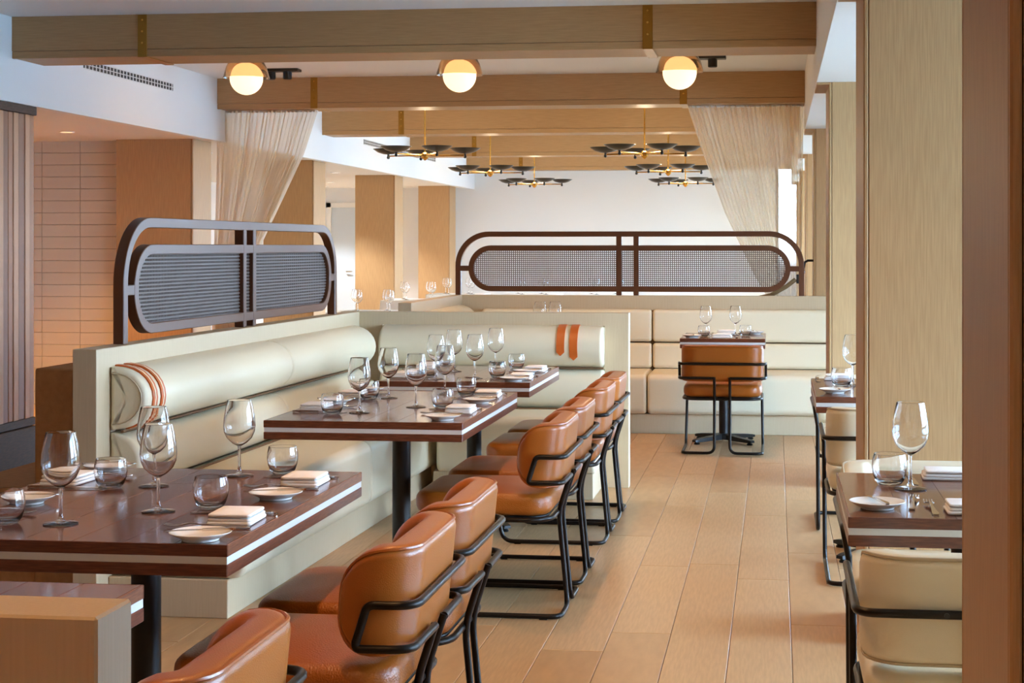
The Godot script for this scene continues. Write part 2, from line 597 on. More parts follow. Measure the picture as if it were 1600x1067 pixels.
	for i in 4:
		var x0: float = [-5.69, -5.5, -5.45, -5.45][i]
		var x1: float = [-5.0, -4.94, -4.92, -4.96][i]
		var c := struct("column", ll[i], Vector3(x0, 0, zl[i]))
		var wd: float = x1 - x0
		part("core", sp(Vector3(0.012, 0, -0.012), Vector3(wd - 0.012, LOW, -0.46), 0.0), M.joint, c)
		part("front_panel", sp(Vector3(0, 0, 0), Vector3(wd - 0.018, LOW, -0.02), 0.002), M.oak_v, c)
		part("side_panel", sp(Vector3(wd - 0.016, 0, -0.018), Vector3(wd, LOW, -0.47), 0.002), M.oak_v, c)
		part("corner_bead", sp(Vector3(wd - 0.016, 0, 0), Vector3(wd, LOW, -0.016), 0.004), M.oak_edge, c)
		part("far_panel", sp(Vector3(0, 0, -0.46), Vector3(wd - 0.018, LOW, -0.48), 0.002), M.oak_v, c)
		part("near_panel", sp(Vector3(-0.004, 0, -0.02), Vector3(0.012, LOW, -0.46), 0.002), M.oak_v, c)
	# tiled wall
	var tw := struct("wall_tiled", "wall of long stacked beige tiles beside the widest oak column")
	part("backing", sp(Vector3(-8.05, 0, -13.775), Vector3(-5.69, LOW, -13.95), 0.0), M.grout, tw)
	var tm := bx(Vector3(0.3535, 0.1035, 0.02), Vector3.ZERO, 0.003)
	for cx in 6:
		for cy in 22:
			var tx := -5.74 - 0.1775 - cx * 0.356
			part("tile", tm, M.tile, tw, Vector3(tx, 0.055 + cy * 0.1060, -13.762 + rng.randf_range(-0.0015, 0.0015)))
	# slatted wall
	var sw := struct("wall_slatted", "walnut slatted wall with dark base at the left edge")
	part("backing", sp(Vector3(-4.92, 0, 4.0), Vector3(-4.785, LOW, -10.0), 0.0), M.joint, sw)
	part("base_board", sp(Vector3(-4.785, 0, 4.0), Vector3(-4.73, 0.245, -10.02), 0.003), M.slat_base, sw)
	part("base_cap", sp(Vector3(-4.785, 0.25, 4.0), Vector3(-4.745, 0.30, -10.02), 0.003), M.slat_base, sw)
	part("head_rail", sp(Vector3(-4.785, 2.245, 4.0), Vector3(-4.735, 2.30, -10.02), 0.003), M.slat_base, sw)
	var z := -10.02
	var i := 0
	var more := Geo.new()
	while z < 3.9:
		var ww: float = [0.072, 0.060, 0.082, 0.066, 0.058][i % 5]
		var a := Vector3(-4.785, 0.30, z)
		var b := Vector3(-4.755 + [0.0, 0.008, 0.003, 0.006, 0.001][i % 5], 2.245, z + ww)
		if z < -7.0: part("slat", sp(a, b, 0.003), M.slat[[0, 1, 2, 1, 0, 2, 1][i % 7]], sw)
		else: more.span(a, b, 0.003)
		z += ww + 0.004
		i += 1
	part("outlying_slats", more.make(), M.slat[0], sw).set_meta("kind", "stuff")
	# door in the end wall
	var d := struct("door_1", "white door in the end wall past the free oak columns", Vector3(-6.84, 0, -25.4))
	part("door_frame", Geo.new().span(Vector3(-0.28, 0, 0), Vector3(-0.20, 2.10, 0.05)).span(Vector3(0.20, 0, 0), Vector3(0.28, 2.10, 0.05)).span(Vector3(-0.28, 2.02, 0), Vector3(0.28, 2.10, 0.05)).make(), M.white, d)
	part("door_leaf", sp(Vector3(-0.20, 0.005, -0.005), Vector3(0.20, 2.02, 0.02)), mat(Color(0.80, 0.84, 0.87), 0.5), d)
	part("handle", Geo.new().tube([Vector3(0.14, 1.0, 0.02), Vector3(0.14, 1.0, 0.06), Vector3(0.05, 1.0, 0.06)], 0.01).make(), M.steel, d)

# ------------------------------------------------------------------ beams, lamps, vents
func ceiling_things() -> void:
	var zs := [-2.5, -6.1, -9.64, -13.41, -16.65, -20.8, -24.7]
	var dd := [0.44, 0.44, 0.45, 0.40, 0.45, 0.42, 0.42]
	var ll := ["oak ceiling beam above the front tables", "oak ceiling beam above the middle table", "nearest visible oak ceiling beam along the top edge", "second oak ceiling beam carrying the sheer curtains", "third oak ceiling beam behind the globe lamps", "fourth oak ceiling beam between the rows of chandeliers", "farthest oak ceiling beam in front of the end wall"]
	for i in zs.size():
		var b := struct("beam", ll[i], Vector3(-4.72, 2.57, zs[i]))
		var L := 4.72 + 0.235
		part("core", sp(Vector3(0, 0.02, -0.02), Vector3(L, CEIL - 2.57, -dd[i] + 0.02), 0.0), M.joint, b)
		part("fascia", sp(Vector3(0, 0.046, 0), Vector3(L, CEIL - 2.57, -0.02), 0.001), M.oak_h, b)
		part("far_fascia", sp(Vector3(0, 0.046, -dd[i]), Vector3(L, CEIL - 2.57, -dd[i] + 0.02), 0.001), M.oak_h, b)
		part("edge_board", sp(Vector3(0, 0.0, -0.004), Vector3(L, 0.0442, -0.03), 0.002), M.oak_h, b)
		part("underside_board", sp(Vector3(0, 0.004, -0.032), Vector3(L, 0.024, -dd[i] + 0.002), 0.002), M.oak_h, b)
		for x in [-3.87, -0.751]:
			var g := Geo.new()
			g.span(Vector3(x + 4.72 - 0.03, -0.003, 0.004), Vector3(x + 4.72 + 0.03, CEIL - 2.571, 0.0005), 0.001)
			g.span(Vector3(x + 4.72 - 0.03, -0.003, 0.0), Vector3(x + 4.72 + 0.03, 0.0035, -dd[i] - 0.003), 0.001)
			part("brass_strap", g.make(), M.brass_dull, b).set_meta("label", "brass strap wrapped round the beam")
			# screws are set as small domes on the strap face
			var sg := Geo.new()
			for y in [0.085, 0.155, 0.225]:
				sg.tube([Vector3(x + 4.72, y, 0.003), Vector3(x + 4.72, y, 0.007)], 0.007, 8)
			part("screws", sg.make(), M.brass, b)
	# globe lamps
	var gl := ["left globe lamp under a smoked shade, next to the black track light", "middle globe lamp under a smoked shade, alone at the centre of the ceiling bay", "right globe lamp under a smoked shade, near the window side"]
	for i in 3:
		var x: float = [-3.893, -2.285, -0.682][i]
		var g := thing("globe_lamp", gl[i], "lamp", Vector3(x, CEIL, -11.7), 0.0, "globe ceiling lamps")
		part("canopy", Geo.new().lathe([Vector2(0, -0.02), Vector2(0.07, -0.02), Vector2(0.075, -0.016), Vector2(0.075, 0), Vector2(0, 0)], 32).make(), M.brass_dull, g)
		var prof := []
		for k in 25:
			var a := -PI / 2 + PI * k / 24
			prof.append(Vector2(cos(a) * 0.122, -0.185 + sin(a) * 0.122))
		part("globe", Geo.new().lathe(prof, 40).make(), M.globe, g)
		part("shade", Geo.new().lathe([Vector2(0.080, -0.02), Vector2(0.120, -0.045), Vector2(0.148, -0.10), Vector2(0.172, -0.182), Vector2(0.168, -0.182), Vector2(0.144, -0.10), Vector2(0.116, -0.048), Vector2(0.078, -0.024)], 40, Vector3.ZERO, 30.0, true).make(), M.amber, g)
		var l := OmniLight3D.new()
		l.name = nm("globe_light")
		l.position = Vector3(x, CEIL - 0.185, -11.7)
		l.light_color = Color(1.0, 0.78, 0.5)
		l.light_energy = 0.15
		l.light_size = 0.11
		l.omni_range = 10.0
		l.omni_attenuation = 2.0
		l.shadow_enabled = true
		add_child(l)
	# chandeliers
	var cpos := [[-3.325, -15.3], [-3.343, -19.0], [-3.349, -22.6], [-1.222, -15.3], [-1.241, -19.0], [-1.238, -22.6]]
	var cl := ["nearest chandelier of the left row, five dark dishes on brass arms", "middle chandelier of the left row, five dark dishes on brass arms", "farthest chandelier of the left row, five dark dishes on brass arms", "nearest chandelier of the right row, five dark dishes on brass arms", "middle chandelier of the right row, five dark dishes on brass arms", "farthest chandelier of the right row, partly behind the right curtain"]
	var disc_mesh := Geo.new().lathe([Vector2(0, 0.011), Vector2(0.06, 0.0165), Vector2(0.06, 0.0185), Vector2(0, 0.0185)], 20).make()
	for i in 6:
		var c := thing("chandelier", cl[i], "chandelier", Vector3(cpos[i][0], CEIL, cpos[i][1]), 0.0, "dish chandeliers")
		var y := -0.56
		var up := OmniLight3D.new()  # unseen uplight, placed to brighten the far ceiling and beams
		up.name = nm("unseen_uplight")
		up.position = Vector3(cpos[i][0], CEIL + y + 0.14, cpos[i][1])
		up.light_color = Color(1.0, 0.90, 0.74)
		up.light_energy = 0.32
		up.light_size = 0.05
		up.omni_range = 12.0
		up.omni_attenuation = 2.0
		up.shadow_enabled = true
		add_child(up)
		part("canopy", Geo.new().lathe([Vector2(0, -0.025), Vector2(0.05, -0.022), Vector2(0.06, 0), Vector2(0, 0)], 20).make(), M.brass, c)
		part("stem", Geo.new().tube([Vector3(0, -0.02, 0), Vector3(0, y, 0)], 0.008, 8).make(), M.brass, c)
		part("hub", Geo.new().lathe([Vector2(0, y - 0.05), Vector2(0.012, y - 0.045), Vector2(0.035, y - 0.02), Vector2(0.035, y + 0.015), Vector2(0.015, y + 0.03), Vector2(0, y + 0.03)], 16).make(), M.brass, c)
		for k in 5:
			var a := deg_to_rad([-5.0, 61.0, 122.0, 192.0, 252.0][k])
			var r := 0.385
			var e := Vector3(cos(a) * r, y, sin(a) * r)
			part("arm", Geo.new().tube([Vector3(0, y, 0), e, e + Vector3(0, 0.02, 0)], 0.007, 8).make(), M.brass, c)
			var ds := part("dish", Geo.new().lathe([Vector2(0, 0), Vector2(0.05, 0.004), Vector2(0.10, 0.02), Vector2(0.148, 0.052), Vector2(0.146, 0.054), Vector2(0.09, 0.024), Vector2(0, 0.010)], 28, Vector3.ZERO, 35.0).make(), M.dish, c, e + Vector3(0, 0.015, 0))
			part("unseen_lamp_disc", disc_mesh, M.lens, ds)  # glowing disc out of view inside the dish, goes with the uplight
			part("finial", Geo.new().lathe([Vector2(0, -0.045), Vector2(0.012, -0.04), Vector2(0.016, -0.028), Vector2(0.01, -0.012), Vector2(0.012, 0), Vector2(0, 0.001)], 10).make(), M.black, ds)
	# slot vents in the bulkhead
	for v in [[-10.70, -12.38, 2.654, "long slot air vent in the bulkhead near the left globe lamp"], [-18.4, -22.4, 2.61, "long slot air vent in the far part of the bulkhead behind the chandeliers"]]:
		var o := thing("air_vent", v[3], "vent", Vector3(-4.72, v[2], 0))
		var L: float = v[0] - v[1]
		part("vent_frame", Geo.new().span(Vector3(-0.001, 0.026, v[0]), Vector3(0.006, 0.032, v[1]), 0.001).span(Vector3(-0.001, -0.032, v[0]), Vector3(0.006, -0.026, v[1]), 0.001).span(Vector3(-0.001, -0.003, v[0]), Vector3(0.006, 0.003, v[1]), 0.001).make(), M.plastic, o)
		part("dark_slot", sp(Vector3(-0.002, -0.026, v[0]), Vector3(0.002, 0.026, v[1]), 0.0), M.black, o)
		var f := Geo.new()
		for k in int(L / 0.06):
			f.box(Vector3(0.004, 0.052, 0.012), Vector3(0.003, 0, v[0] - 0.03 - k * 0.06), 0.0)
		part("fins", f.make(), M.plastic, o).set_meta("kind", "stuff")
	# black track fittings
	for t in [[-3.96, -12.75, "black twin spotlight plate on the ceiling beside the left globe lamp"], [-0.53, -12.3, "black twin spotlight plate on the ceiling behind the right globe lamp"]]:
		var o := thing("track_light", t[2], "spotlight", Vector3(t[0], CEIL, t[1]))
		part("plate", bx(Vector3(0.32, 0.022, 0.12), Vector3(0, -0.012, 0)), M.black, o)
		for s in [-0.075, 0.06]:
			part("lamp_head", Geo.new().lathe([Vector2(0, -0.085), Vector2(0.03, -0.085), Vector2(0.035, -0.08), Vector2(0.035, -0.02), Vector2(0, -0.02)], 20, Vector3(s, 0, 0)).make(), M.black, o)
	# recessed ceiling downlights
	var warm := Color(1.0, 0.76, 0.50)
	var k := 0
	for q in [[-1.3, 2.4, "added as fill near the wall behind the viewpoint"], [-3.2, 1.4, "added as fill left of and behind the viewpoint"], [-1.2, 0.6, "added as fill over the lower left corner table, behind the viewpoint"], [-2.6, -0.3, "added as fill left of the viewpoint"], [-0.1, 0.4, "added as fill straight above the viewpoint"], [-1.0, -1.7, "over the lowest tan chair"], [-1.0, -3.4, "over the near half of the nearest long table"], [-1.0, -4.7, "over the gap behind the nearest long table"], [-1.0, -6.7, "over the middle long table"], [-1.0, -8.2, "over the far long table"], [-0.25, -4.9, "over the near aisle floor"], [-0.25, -7.3, "over the middle of the aisle floor"], [-0.36, -11.3, "over the small table before the back banquette"], [-1.6, -11.3, "over the hidden back booth table"]]:  # those around the camera are added fill, the rest unseen above tables and aisle
		downlight(Vector3(q[0], CEIL, q[1]), warm, 1.5 if q[1] < -11.0 else 0.65 if q[0] > -0.5 and q[1] < 0 else (1.7 if q[1] > -1.0 else 1.2), "unseen warm ceiling downlight " + q[2], M.lens)
	for q in [[-5.5, -20.0, "near the free oak column"], [-5.6, -15.6, "added as fill behind the widest oak column"], [-6.6, -18.0, "added as fill by the left aisle wall"], [-6.4, -23.0, "added as fill before the white end door"], [-6.9, -24.5, "added as fill right above the white end door"], [-6.0, -23.9, "added as fill beside the farthest oak column"]]:  # added fill for the left aisle, except the fixture by the free column
		downlight(Vector3(q[0], LOW, q[1]), Color(0.96, 0.98, 1.0), 4.5, "white recessed downlight in the low ceiling " + q[2], M.lens_cool)
	for q in [[-5.7, -11.4, "before the widest oak column"], [-5.7, -12.6, "at the edge of the tiled wall"], [-6.6, -12.2, "over the middle of the tiled wall"]]:  # added to brighten the tiled wall and the widest column
		downlight(Vector3(q[0], LOW, q[1]), warm, 2.6, "added warm fill light in the low ceiling " + q[2], M.lens)
	for q in [[-2.3, -16.2, "before the nearest chandeliers"], [-2.3, -19.4, "between the middle chandeliers"], [-2.3, -22.9, "between the farthest chandeliers"], [-4.0, -23.4, "at the left of the end wall"], [-0.8, -23.4, "at the right of the end wall"]]:  # added fill that brightens the far end of the room
		downlight(Vector3(q[0], CEIL, q[1]), Color(0.96, 0.98, 1.0), 2.2, "added white fill light in the ceiling " + q[2], M.lens_cool)

func downlight(at: Vector3, col: Color, e: float, label: String, lens: Material) -> void:
	var o := thing("ceiling_light", label, "downlight", at, 0.0, "recessed downlights")
	part("trim_ring", Geo.new().lathe([Vector2(0.062, 0), Vector2(0.062, -0.006), Vector2(0.048, -0.006), Vector2(0.046, 0)], 24, Vector3.ZERO, 30.0, true).make(), M.plastic, o)
	part("lens", Geo.new().lathe([Vector2(0, -0.004), Vector2(0.046, -0.004), Vector2(0.046, -0.001), Vector2(0, -0.001)], 20).make(), lens, o)
	lamp_spot(at + Vector3(0, -0.012, 0), col, e, 48.0, 0.04)

# ------------------------------------------------------------------ benches and partitions
func d_profile(depth: float, y0: float, y1: float, flat := 0.008) -> Array:   # flat back at x = 0, round front
	var o := [Vector2(0.0, y0), Vector2(flat, y0)]
	var n := 14
	for k in range(1, n):
		var a := -PI / 2 + PI * k / n
		o.append(Vector2(flat + (depth - flat) * pow(cos(a), 0.95), (y0 + y1) / 2 + (y1 - y0) / 2 * sin(a)))
	o.append(Vector2(flat, y1))
	o.append(Vector2(0.0, y1))
	return o

func strap(path: Array, widths: Array, th: float, axis: Vector3) -> ArrayMesh:
	var g := Geo.new()
	var rows := []
	for i in path.size():
		var a: Vector3 = path[maxi(i - 1, 0)]
		var b: Vector3 = path[mini(i + 1, path.size() - 1)]
		var n := (b - a).normalized().cross(axis).normalized()
		var p: Vector3 = path[i]
		var w: float = widths[i] / 2.0
		rows.append([p - axis * w - n * th / 2, p + axis * w - n * th / 2, p + axis * w + n * th / 2, p - axis * w + n * th / 2])
	g.grid(rows, true, true, 30.0)
	return g.make()

func bench(label: String, at: Vector3, turn: float, bol: Array, seat_z: Array, plinth: Array) -> Node3D:
	var o := thing("banquette", label, "banquette", at, turn, "cream leather banquettes")
	part("plinth", sp(Vector3(0.0, 0, plinth[0]), Vector3(0.475, 0.145, plinth[1]), 0.003), M.laminate, o)
	for s in seat_z.size() - 1:
		part("seat_cushion", Geo.new().loaf(rrect(0.54, 0.312, 0.05, 5, 0.27, 0.303), seat_z[s] - 0.001, seat_z[s + 1] + 0.001, 0.02).make(), M.cream, o)
	for s in bol.size() - 1:
		part("lower_back", Geo.new().loaf(d_profile(0.125, 0.462, 0.690), bol[s] - 0.001, bol[s + 1] + 0.001, 0.02).make(), M.cream, o)
		part("bolster", Geo.new().loaf(d_profile(0.150, 0.700, 0.940), bol[s] - 0.001, bol[s + 1] + 0.001, 0.022).make(), M.cream, o)
	var dp := d_profile(0.150, 0.700, 0.940)
	var ep := []
	for q in dp.slice(1, dp.size() - 1):
		var v: Vector2 = q - (q - Vector2(0.03, 0.82)).normalized() * 0.022
		ep.append(Vector3(v.x, v.y, bol[0] - 0.001))
	part("end_piping", Geo.new().tube(ep, 0.003, 6).make(), M.cream_pipe, o)
	part("seam_welt", Geo.new().tube([Vector3(0.05, 0.695, bol[0] - 0.005), Vector3(0.05, 0.695, bol[-1] + 0.005)], 0.006, 8).make(), M.seam, o)
	part("seam_welt", Geo.new().tube([Vector3(0.085, 0.462, bol[0] - 0.005), Vector3(0.085, 0.462, bol[-1] + 0.005)], 0.005, 8).make(), M.seam, o)
	return o

const BASE := Vector3(-2.52, 0, -5.83)
const TILT := -0.0205

func benches() -> void:
	var p := struct("partition", "low laminate partition behind the long left bench, carrying the dark screen", BASE, TILT)
	part("partition_board", sp(Vector3(-0.095, 0, 0), Vector3(0, 1.014, -3.62), 0.002), M.laminate, p)
	p = struct("partition", "low laminate partition behind the middle bench, ending at the aisle", Vector3(-2.47, 0, -9.43))
	part("partition_board", sp(Vector3(-0.09, 0, 0), Vector3(1.625, 1.014, -0.095), 0.002), M.laminate, p)
	p = struct("partition", "low laminate partition behind the back banquette, carrying the brown screen", Vector3(-2.55, 0, -12.78))
	part("partition_board", sp(Vector3(0, 0, 0), Vector3(3.2, 1.014, -0.095), 0.002), M.laminate, p)
	p = struct("partition", "short side partition of the back booth, seen over the middle bench", Vector3(-2.475, 0, -10.95))
	part("partition_board", sp(Vector3(-0.092, 0, 0), Vector3(0, 1.014, -1.84), 0.002), M.laminate, p)
	p = struct("partition", "low partition with a lit top in the lower left corner", Vector3(-0.70, 0, -1.62))
	part("partition_board", sp(Vector3(-2.2, 0, 0), Vector3(0, 1.014, -0.094), 0.003), M.laminate, p)
	# long left bench
	var b := bench("long cream leather banquette running along the left partition, with two orange straps", BASE + Vector3(0.001, 0, 0), TILT, [-0.11, -1.90, -3.44], [-0.11, -1.90, -3.44], [-0.10, -3.44])
	var prof := d_profile(0.150, 0.700, 0.940)
	for z in [-0.185, -0.265]:
		var path := []
		var ws := []
		for q in range(prof.size() - 1, 1, -1):
			var v: Vector2 = prof[q]
			var c := v - Vector2(0.03, 0.82)
			v = v + c.normalized() * 0.003
			path.append(Vector3(v.x, v.y, z))
			ws.append(0.042)
		var s := part("strap", strap(path, ws, 0.006, Vector3(0, 0, 1)), M.orange, b)
		s.set_meta("label", "orange leather strap round the bolster")
		var st := []
		var sw := []
		for q in path:
			var c := Vector2(q.x, q.y) - Vector2(0.03, 0.82)
			var v := Vector2(q.x, q.y) + c.normalized() * 0.003
			st.append(Vector3(v.x, v.y, z))
			sw.append(0.010)
		part("stitching", strap(st, sw, 0.002, Vector3(0, 0, 1)), M.stitch, s)
	# bench across, facing the camera
	b = bench("cream leather banquette against the middle partition, facing the viewer, with two pointed orange tabs", Vector3(-2.47, 0, -9.429), -PI / 2, [-0.17, -1.488], [-0.60, -1.488], [-0.57, -1.47])
	for k in 2:
		var z: float = [-1.245, -1.32][k]
		var path := []
		var ws := []
		var stop: float = [0.795, 0.775][k]
		for q in range(prof.size() - 1, 1, -1):
			var v: Vector2 = prof[q]
			if v.y < stop - 0.02: break
			v += (v - Vector2(0.03, 0.82)).normalized() * 0.003
			path.append(Vector3(v.x, v.y, z))
			ws.append(0.046)
		var last: Vector3 = path[-1]
		path.append(last + Vector3(0, -0.02, 0))
		ws.append(0.004)
		part("strap", strap(path, ws, 0.006, Vector3(0, 0, 1)), M.orange, b).set_meta("label", "pointed orange leather tab hanging over the bolster")
	# back banquette with channelled panels
	var r := thing("banquette", "cream leather banquette along the back partition, its back in flat panels with dark seams", "banquette", Vector3(0, 0, -12.779), 0.0, "cream leather banquettes")
	part("plinth", sp(Vector3(-2.3, 0, 0), Vector3(0.62, 0.145, 0.58), 0.003), M.laminate, r)
	part("seam_backing", sp(Vector3(-2.3, 0.4, 0), Vector3(0.62, 0.90, 0.06), 0.0), M.seam, r)
	var xs := [-2.3, -1.68, -0.952, 0.62]
	for k in 3:
		var xa: float = xs[k] + 0.004
		var xb: float = xs[k + 1] - 0.004
		part("back_panel", turned_loaf(rrect(0.11, 0.25, 0.03, 5, 0.065, 0.785), xa, xb), M.cream, r)
		part("back_panel", turned_loaf(rrect(0.11, 0.196, 0.03, 5, 0.065, 0.552), xa, xb), M.cream, r)
		part("seat_cushion", turned_loaf(rrect(0.66, 0.30, 0.05, 5, 0.33, 0.30), xa, xb), M.cream, r)
	# side bench of the back booth
	b = bench("cream leather banquette along the short side partition of the back booth", Vector3(-2.474, 0, -10.95), 0.0, [-0.06, -1.69], [-0.06, -1.15], [-0.05, -1.15])
	# brown suede bench beyond the left partition
	var br := thing("suede_bench", "brown suede bench back to back with the long cream banquette", "bench", BASE, TILT)
	part("back", Geo.new().loaf(rrect(0.205, 0.933, 0.012, 3, -0.2, 0.4665), -0.11, -3.5, 0.01).make(), M.suede, br)
	part("seat", Geo.new().loaf(rrect(0.46, 0.45, 0.03, 4, -0.535, 0.225), -0.11, -3.5, 0.02).make(), M.suede, br)

func turned_loaf(prof: Array, xa: float, xb: float) -> ArrayMesh:   # profile (z, y) carried along x
	var g := Geo.new()
	g.loaf(prof, xa, xb, 0.025)
	for i in g.out_v.size():
		var v := g.out_v[i]
		g.out_v[i] = Vector3(v.z, v.y, v.x)
		var n := g.out_n[i]
		g.out_n[i] = Vector3(n.z, n.y, n.x)
	for i in range(0, g.out_v.size(), 3):
		var t := g.out_v[i + 1]
		g.out_v[i + 1] = g.out_v[i + 2]
		g.out_v[i + 2] = t
		var u := g.out_n[i + 1]
		g.out_n[i + 1] = g.out_n[i + 2]
		g.out_n[i + 2] = u
	return g.make()

# ------------------------------------------------------------------ screens
func screens() -> void:
	screen("dark rounded screen with woven wire panels on the left partition", BASE + Vector3(-0.048, 1.014, -0.32), PI / 2 + TILT, 2.93)
	screen("brown rounded screen with woven wire panels on the back partition", Vector3(-2.535, 1.014, -12.828), 0.0, 2.755)

func screen(label: String, at: Vector3, turn: float, L: float) -> void:
	var o := thing("screen", label, "screen", at, turn, "rounded booth screens")
	var h := 0.505
	var w := 0.042
	var dp := 0.045
	var ax := Vector3(0, 0, 1)
	var R := 0.27
	var path := [Vector3(w / 2, 0.001, 0)]
	for k in 17:
		var a := PI - (PI / 2) * k / 16
		path.append(Vector3(R + cos(a) * (R - w / 2), h - R + sin(a) * (R - w / 2), 0))
	for k in 17:
		var a := PI / 2 - (PI / 2) * k / 16
		path.append(Vector3(L - R + cos(a) * (R - w / 2), h - R + sin(a) * (R - w / 2), 0))
	path.append(Vector3(L - w / 2, 0.001, 0))
	part("outer_frame", Geo.new().bar(path, w, dp, ax).make(), M.bronze, o)
	var cy := 0.212
	var r := 0.183
	var x0 := 0.105
	var pill := []
	for k in 25:
		var a := PI / 2 + PI * k / 24
		pill.append(Vector3(x0 + r + cos(a) * (r - w / 2), cy + sin(a) * (r - w / 2), 0))
	for k in 25:
		var a := -PI / 2 + PI * k / 24
		pill.append(Vector3(L - x0 - r + cos(a) * (r - w / 2), cy + sin(a) * (r - w / 2), 0))
	part("inner_frame", Geo.new().bar(pill, w, dp, ax, true).make(), M.bronze, o)
	for s in [0, 1]:
		var xa: float = w - 0.005 if s == 0 else L - x0 - 0.005
		part("link_bar", sp(Vector3(xa, cy - w / 2, -dp / 2 + 0.001), Vector3(xa + x0 - w + 0.01, cy + w / 2, dp / 2 - 0.001)), M.bronze, o)
		var xm: float = L / 2 + (s * 2 - 1) * 0.068
		part("upright", sp(Vector3(xm - w / 2, 0.001, -dp / 2 - 0.001), Vector3(xm + w / 2, h - w + 0.005, dp / 2 + 0.001)), M.bronze, o)
	var g := Geo.new()
	var ri := r - w * 0.5
	var pitch := 0.0158
	var t := 0.0066
	var xl := x0 + r
	var xr := L - x0 - r
	var n := int(ri / pitch)
	for k in range(-n, n + 1):
		var dy := k * pitch
		var e := sqrt(ri * ri - dy * dy)
		g.box(Vector3(xr - xl + 2 * e, t, 0.004), Vector3(L / 2, cy + dy, 0.0015), 0.0)
	var x := xl - ri + pitch * 0.5
	while x < xr + ri:
		var off := maxf(maxf(xl - x, x - xr), 0.0)
		var e := sqrt(maxf(ri * ri - off * off, 0.0))
		if e > 0.004: g.box(Vector3(t, e * 2, 0.004), Vector3(x, cy, -0.0015), 0.0)
		x += pitch
	part("wire_mesh", g.make(), M.wire, o).set_meta("kind", "stuff")

# ------------------------------------------------------------------ curtains
func curtains() -> void:
	curtain("sheer beige curtain gathered to the left behind the dark screen", [[-4.80, -3.90], [-4.80, -4.02], [-4.81, -4.27], [-4.83, -4.53], [-4.84, -4.63], [-4.83, -4.50]], 1)
	curtain("sheer beige curtain gathered to the right behind the brown screen, with a tieback", [[-0.73, 0.225], [-0.61, 0.225], [-0.42, 0.222], [-0.17, 0.205], [0.0, 0.16], [-0.10, 0.18]], 2)
	var o := thing("curtain_tieback", "braided tieback on a black hook holding the right curtain to the column", "tieback", Vector3(0.0, 0, -13.5))
	part("band", Geo.new().tube([Vector3(-0.16, 0.97, -0.08), Vector3(-0.04, 1.0, 0.02), Vector3(0.09, 1.075, 0.05), Vector3(0.16, 1.13, 0.03)], 0.018, 10).make(), mat(Color(0.50, 0.42, 0.30), 0.9), o)
	part("clasp", bx(Vector3(0.045, 0.075, 0.035), Vector3(0.19, 1.135, 0.03)), M.black, o)
	part("ring", Geo.new().tube([Vector3(0.215, 1.16, 0.03), Vector3(0.235, 1.19, 0.03), Vector3(0.225, 1.225, 0.03), Vector3(0.20, 1.22, 0.03), Vector3(0.195, 1.18, 0.03)], 0.006, 8, true).make(), M.steel, o)
	part("hook", Geo.new().tube([Vector3(0.306, 1.285, 0.03), Vector3(0.26, 1.285, 0.03), Vector3(0.235, 1.27, 0.03), Vector3(0.22, 1.20, 0.03), Vector3(0.20, 1.195, 0.03)], 0.010, 8).make(), M.black, o)

func curtain(label: String, spans: Array, seed_no: int) -> void:
	var hs := [2.57, 2.20, 1.68, 1.15, 0.86, 0.02]
	var r2 := RandomNumberGenerator.new()
	r2.seed = seed_no
	var n := 420
	var ph := []
	for k in 4: ph.append(r2.randf() * TAU)
	var rows := []
	for i in 41:
		var v := float(i) / 40.0
		var y := lerpf(2.57, 0.02, v)
		var k := 0
		while k < 4 and hs[k + 1] > y: k += 1
		var t: float = (hs[k] - y) / (hs[k] - hs[k + 1])
		var xa: float = lerpf(spans[k][0], spans[k + 1][0], t)
		var xb: float = lerpf(spans[k][1], spans[k + 1][1], t)
		var row := []
		for j in n + 1:
			var u := float(j) / n
			var uu := u + 0.006 * sin(u * 31.0 + ph[1]) + 0.002 * sin(v * 3.0 + u * 14.0)
			var z := 0.034 * sin(uu * TAU * 23.0 + ph[0]) + 0.014 * sin(uu * TAU * 51.0 + ph[2]) + 0.014 * sin(uu * TAU * 6.0 + v * 2.0)
			row.append(Vector3(lerpf(xa, xb, u), y, -13.63 + z))
		rows.append(row)
	var o := thing("curtain", label, "curtain", Vector3.ZERO, 0.0, "sheer curtains")
	part("sheer_panel", Geo.new().grid(rows, false, false, 80.0).make(), M.sheer, o)
	part("curtain_rail", sp(Vector3(minf(spans[0][0], spans[0][1]) + 0.01, 2.555, -13.645), Vector3(maxf(spans[0][0], spans[0][1]), 2.5735, -13.615), 0.002), M.plastic, o)

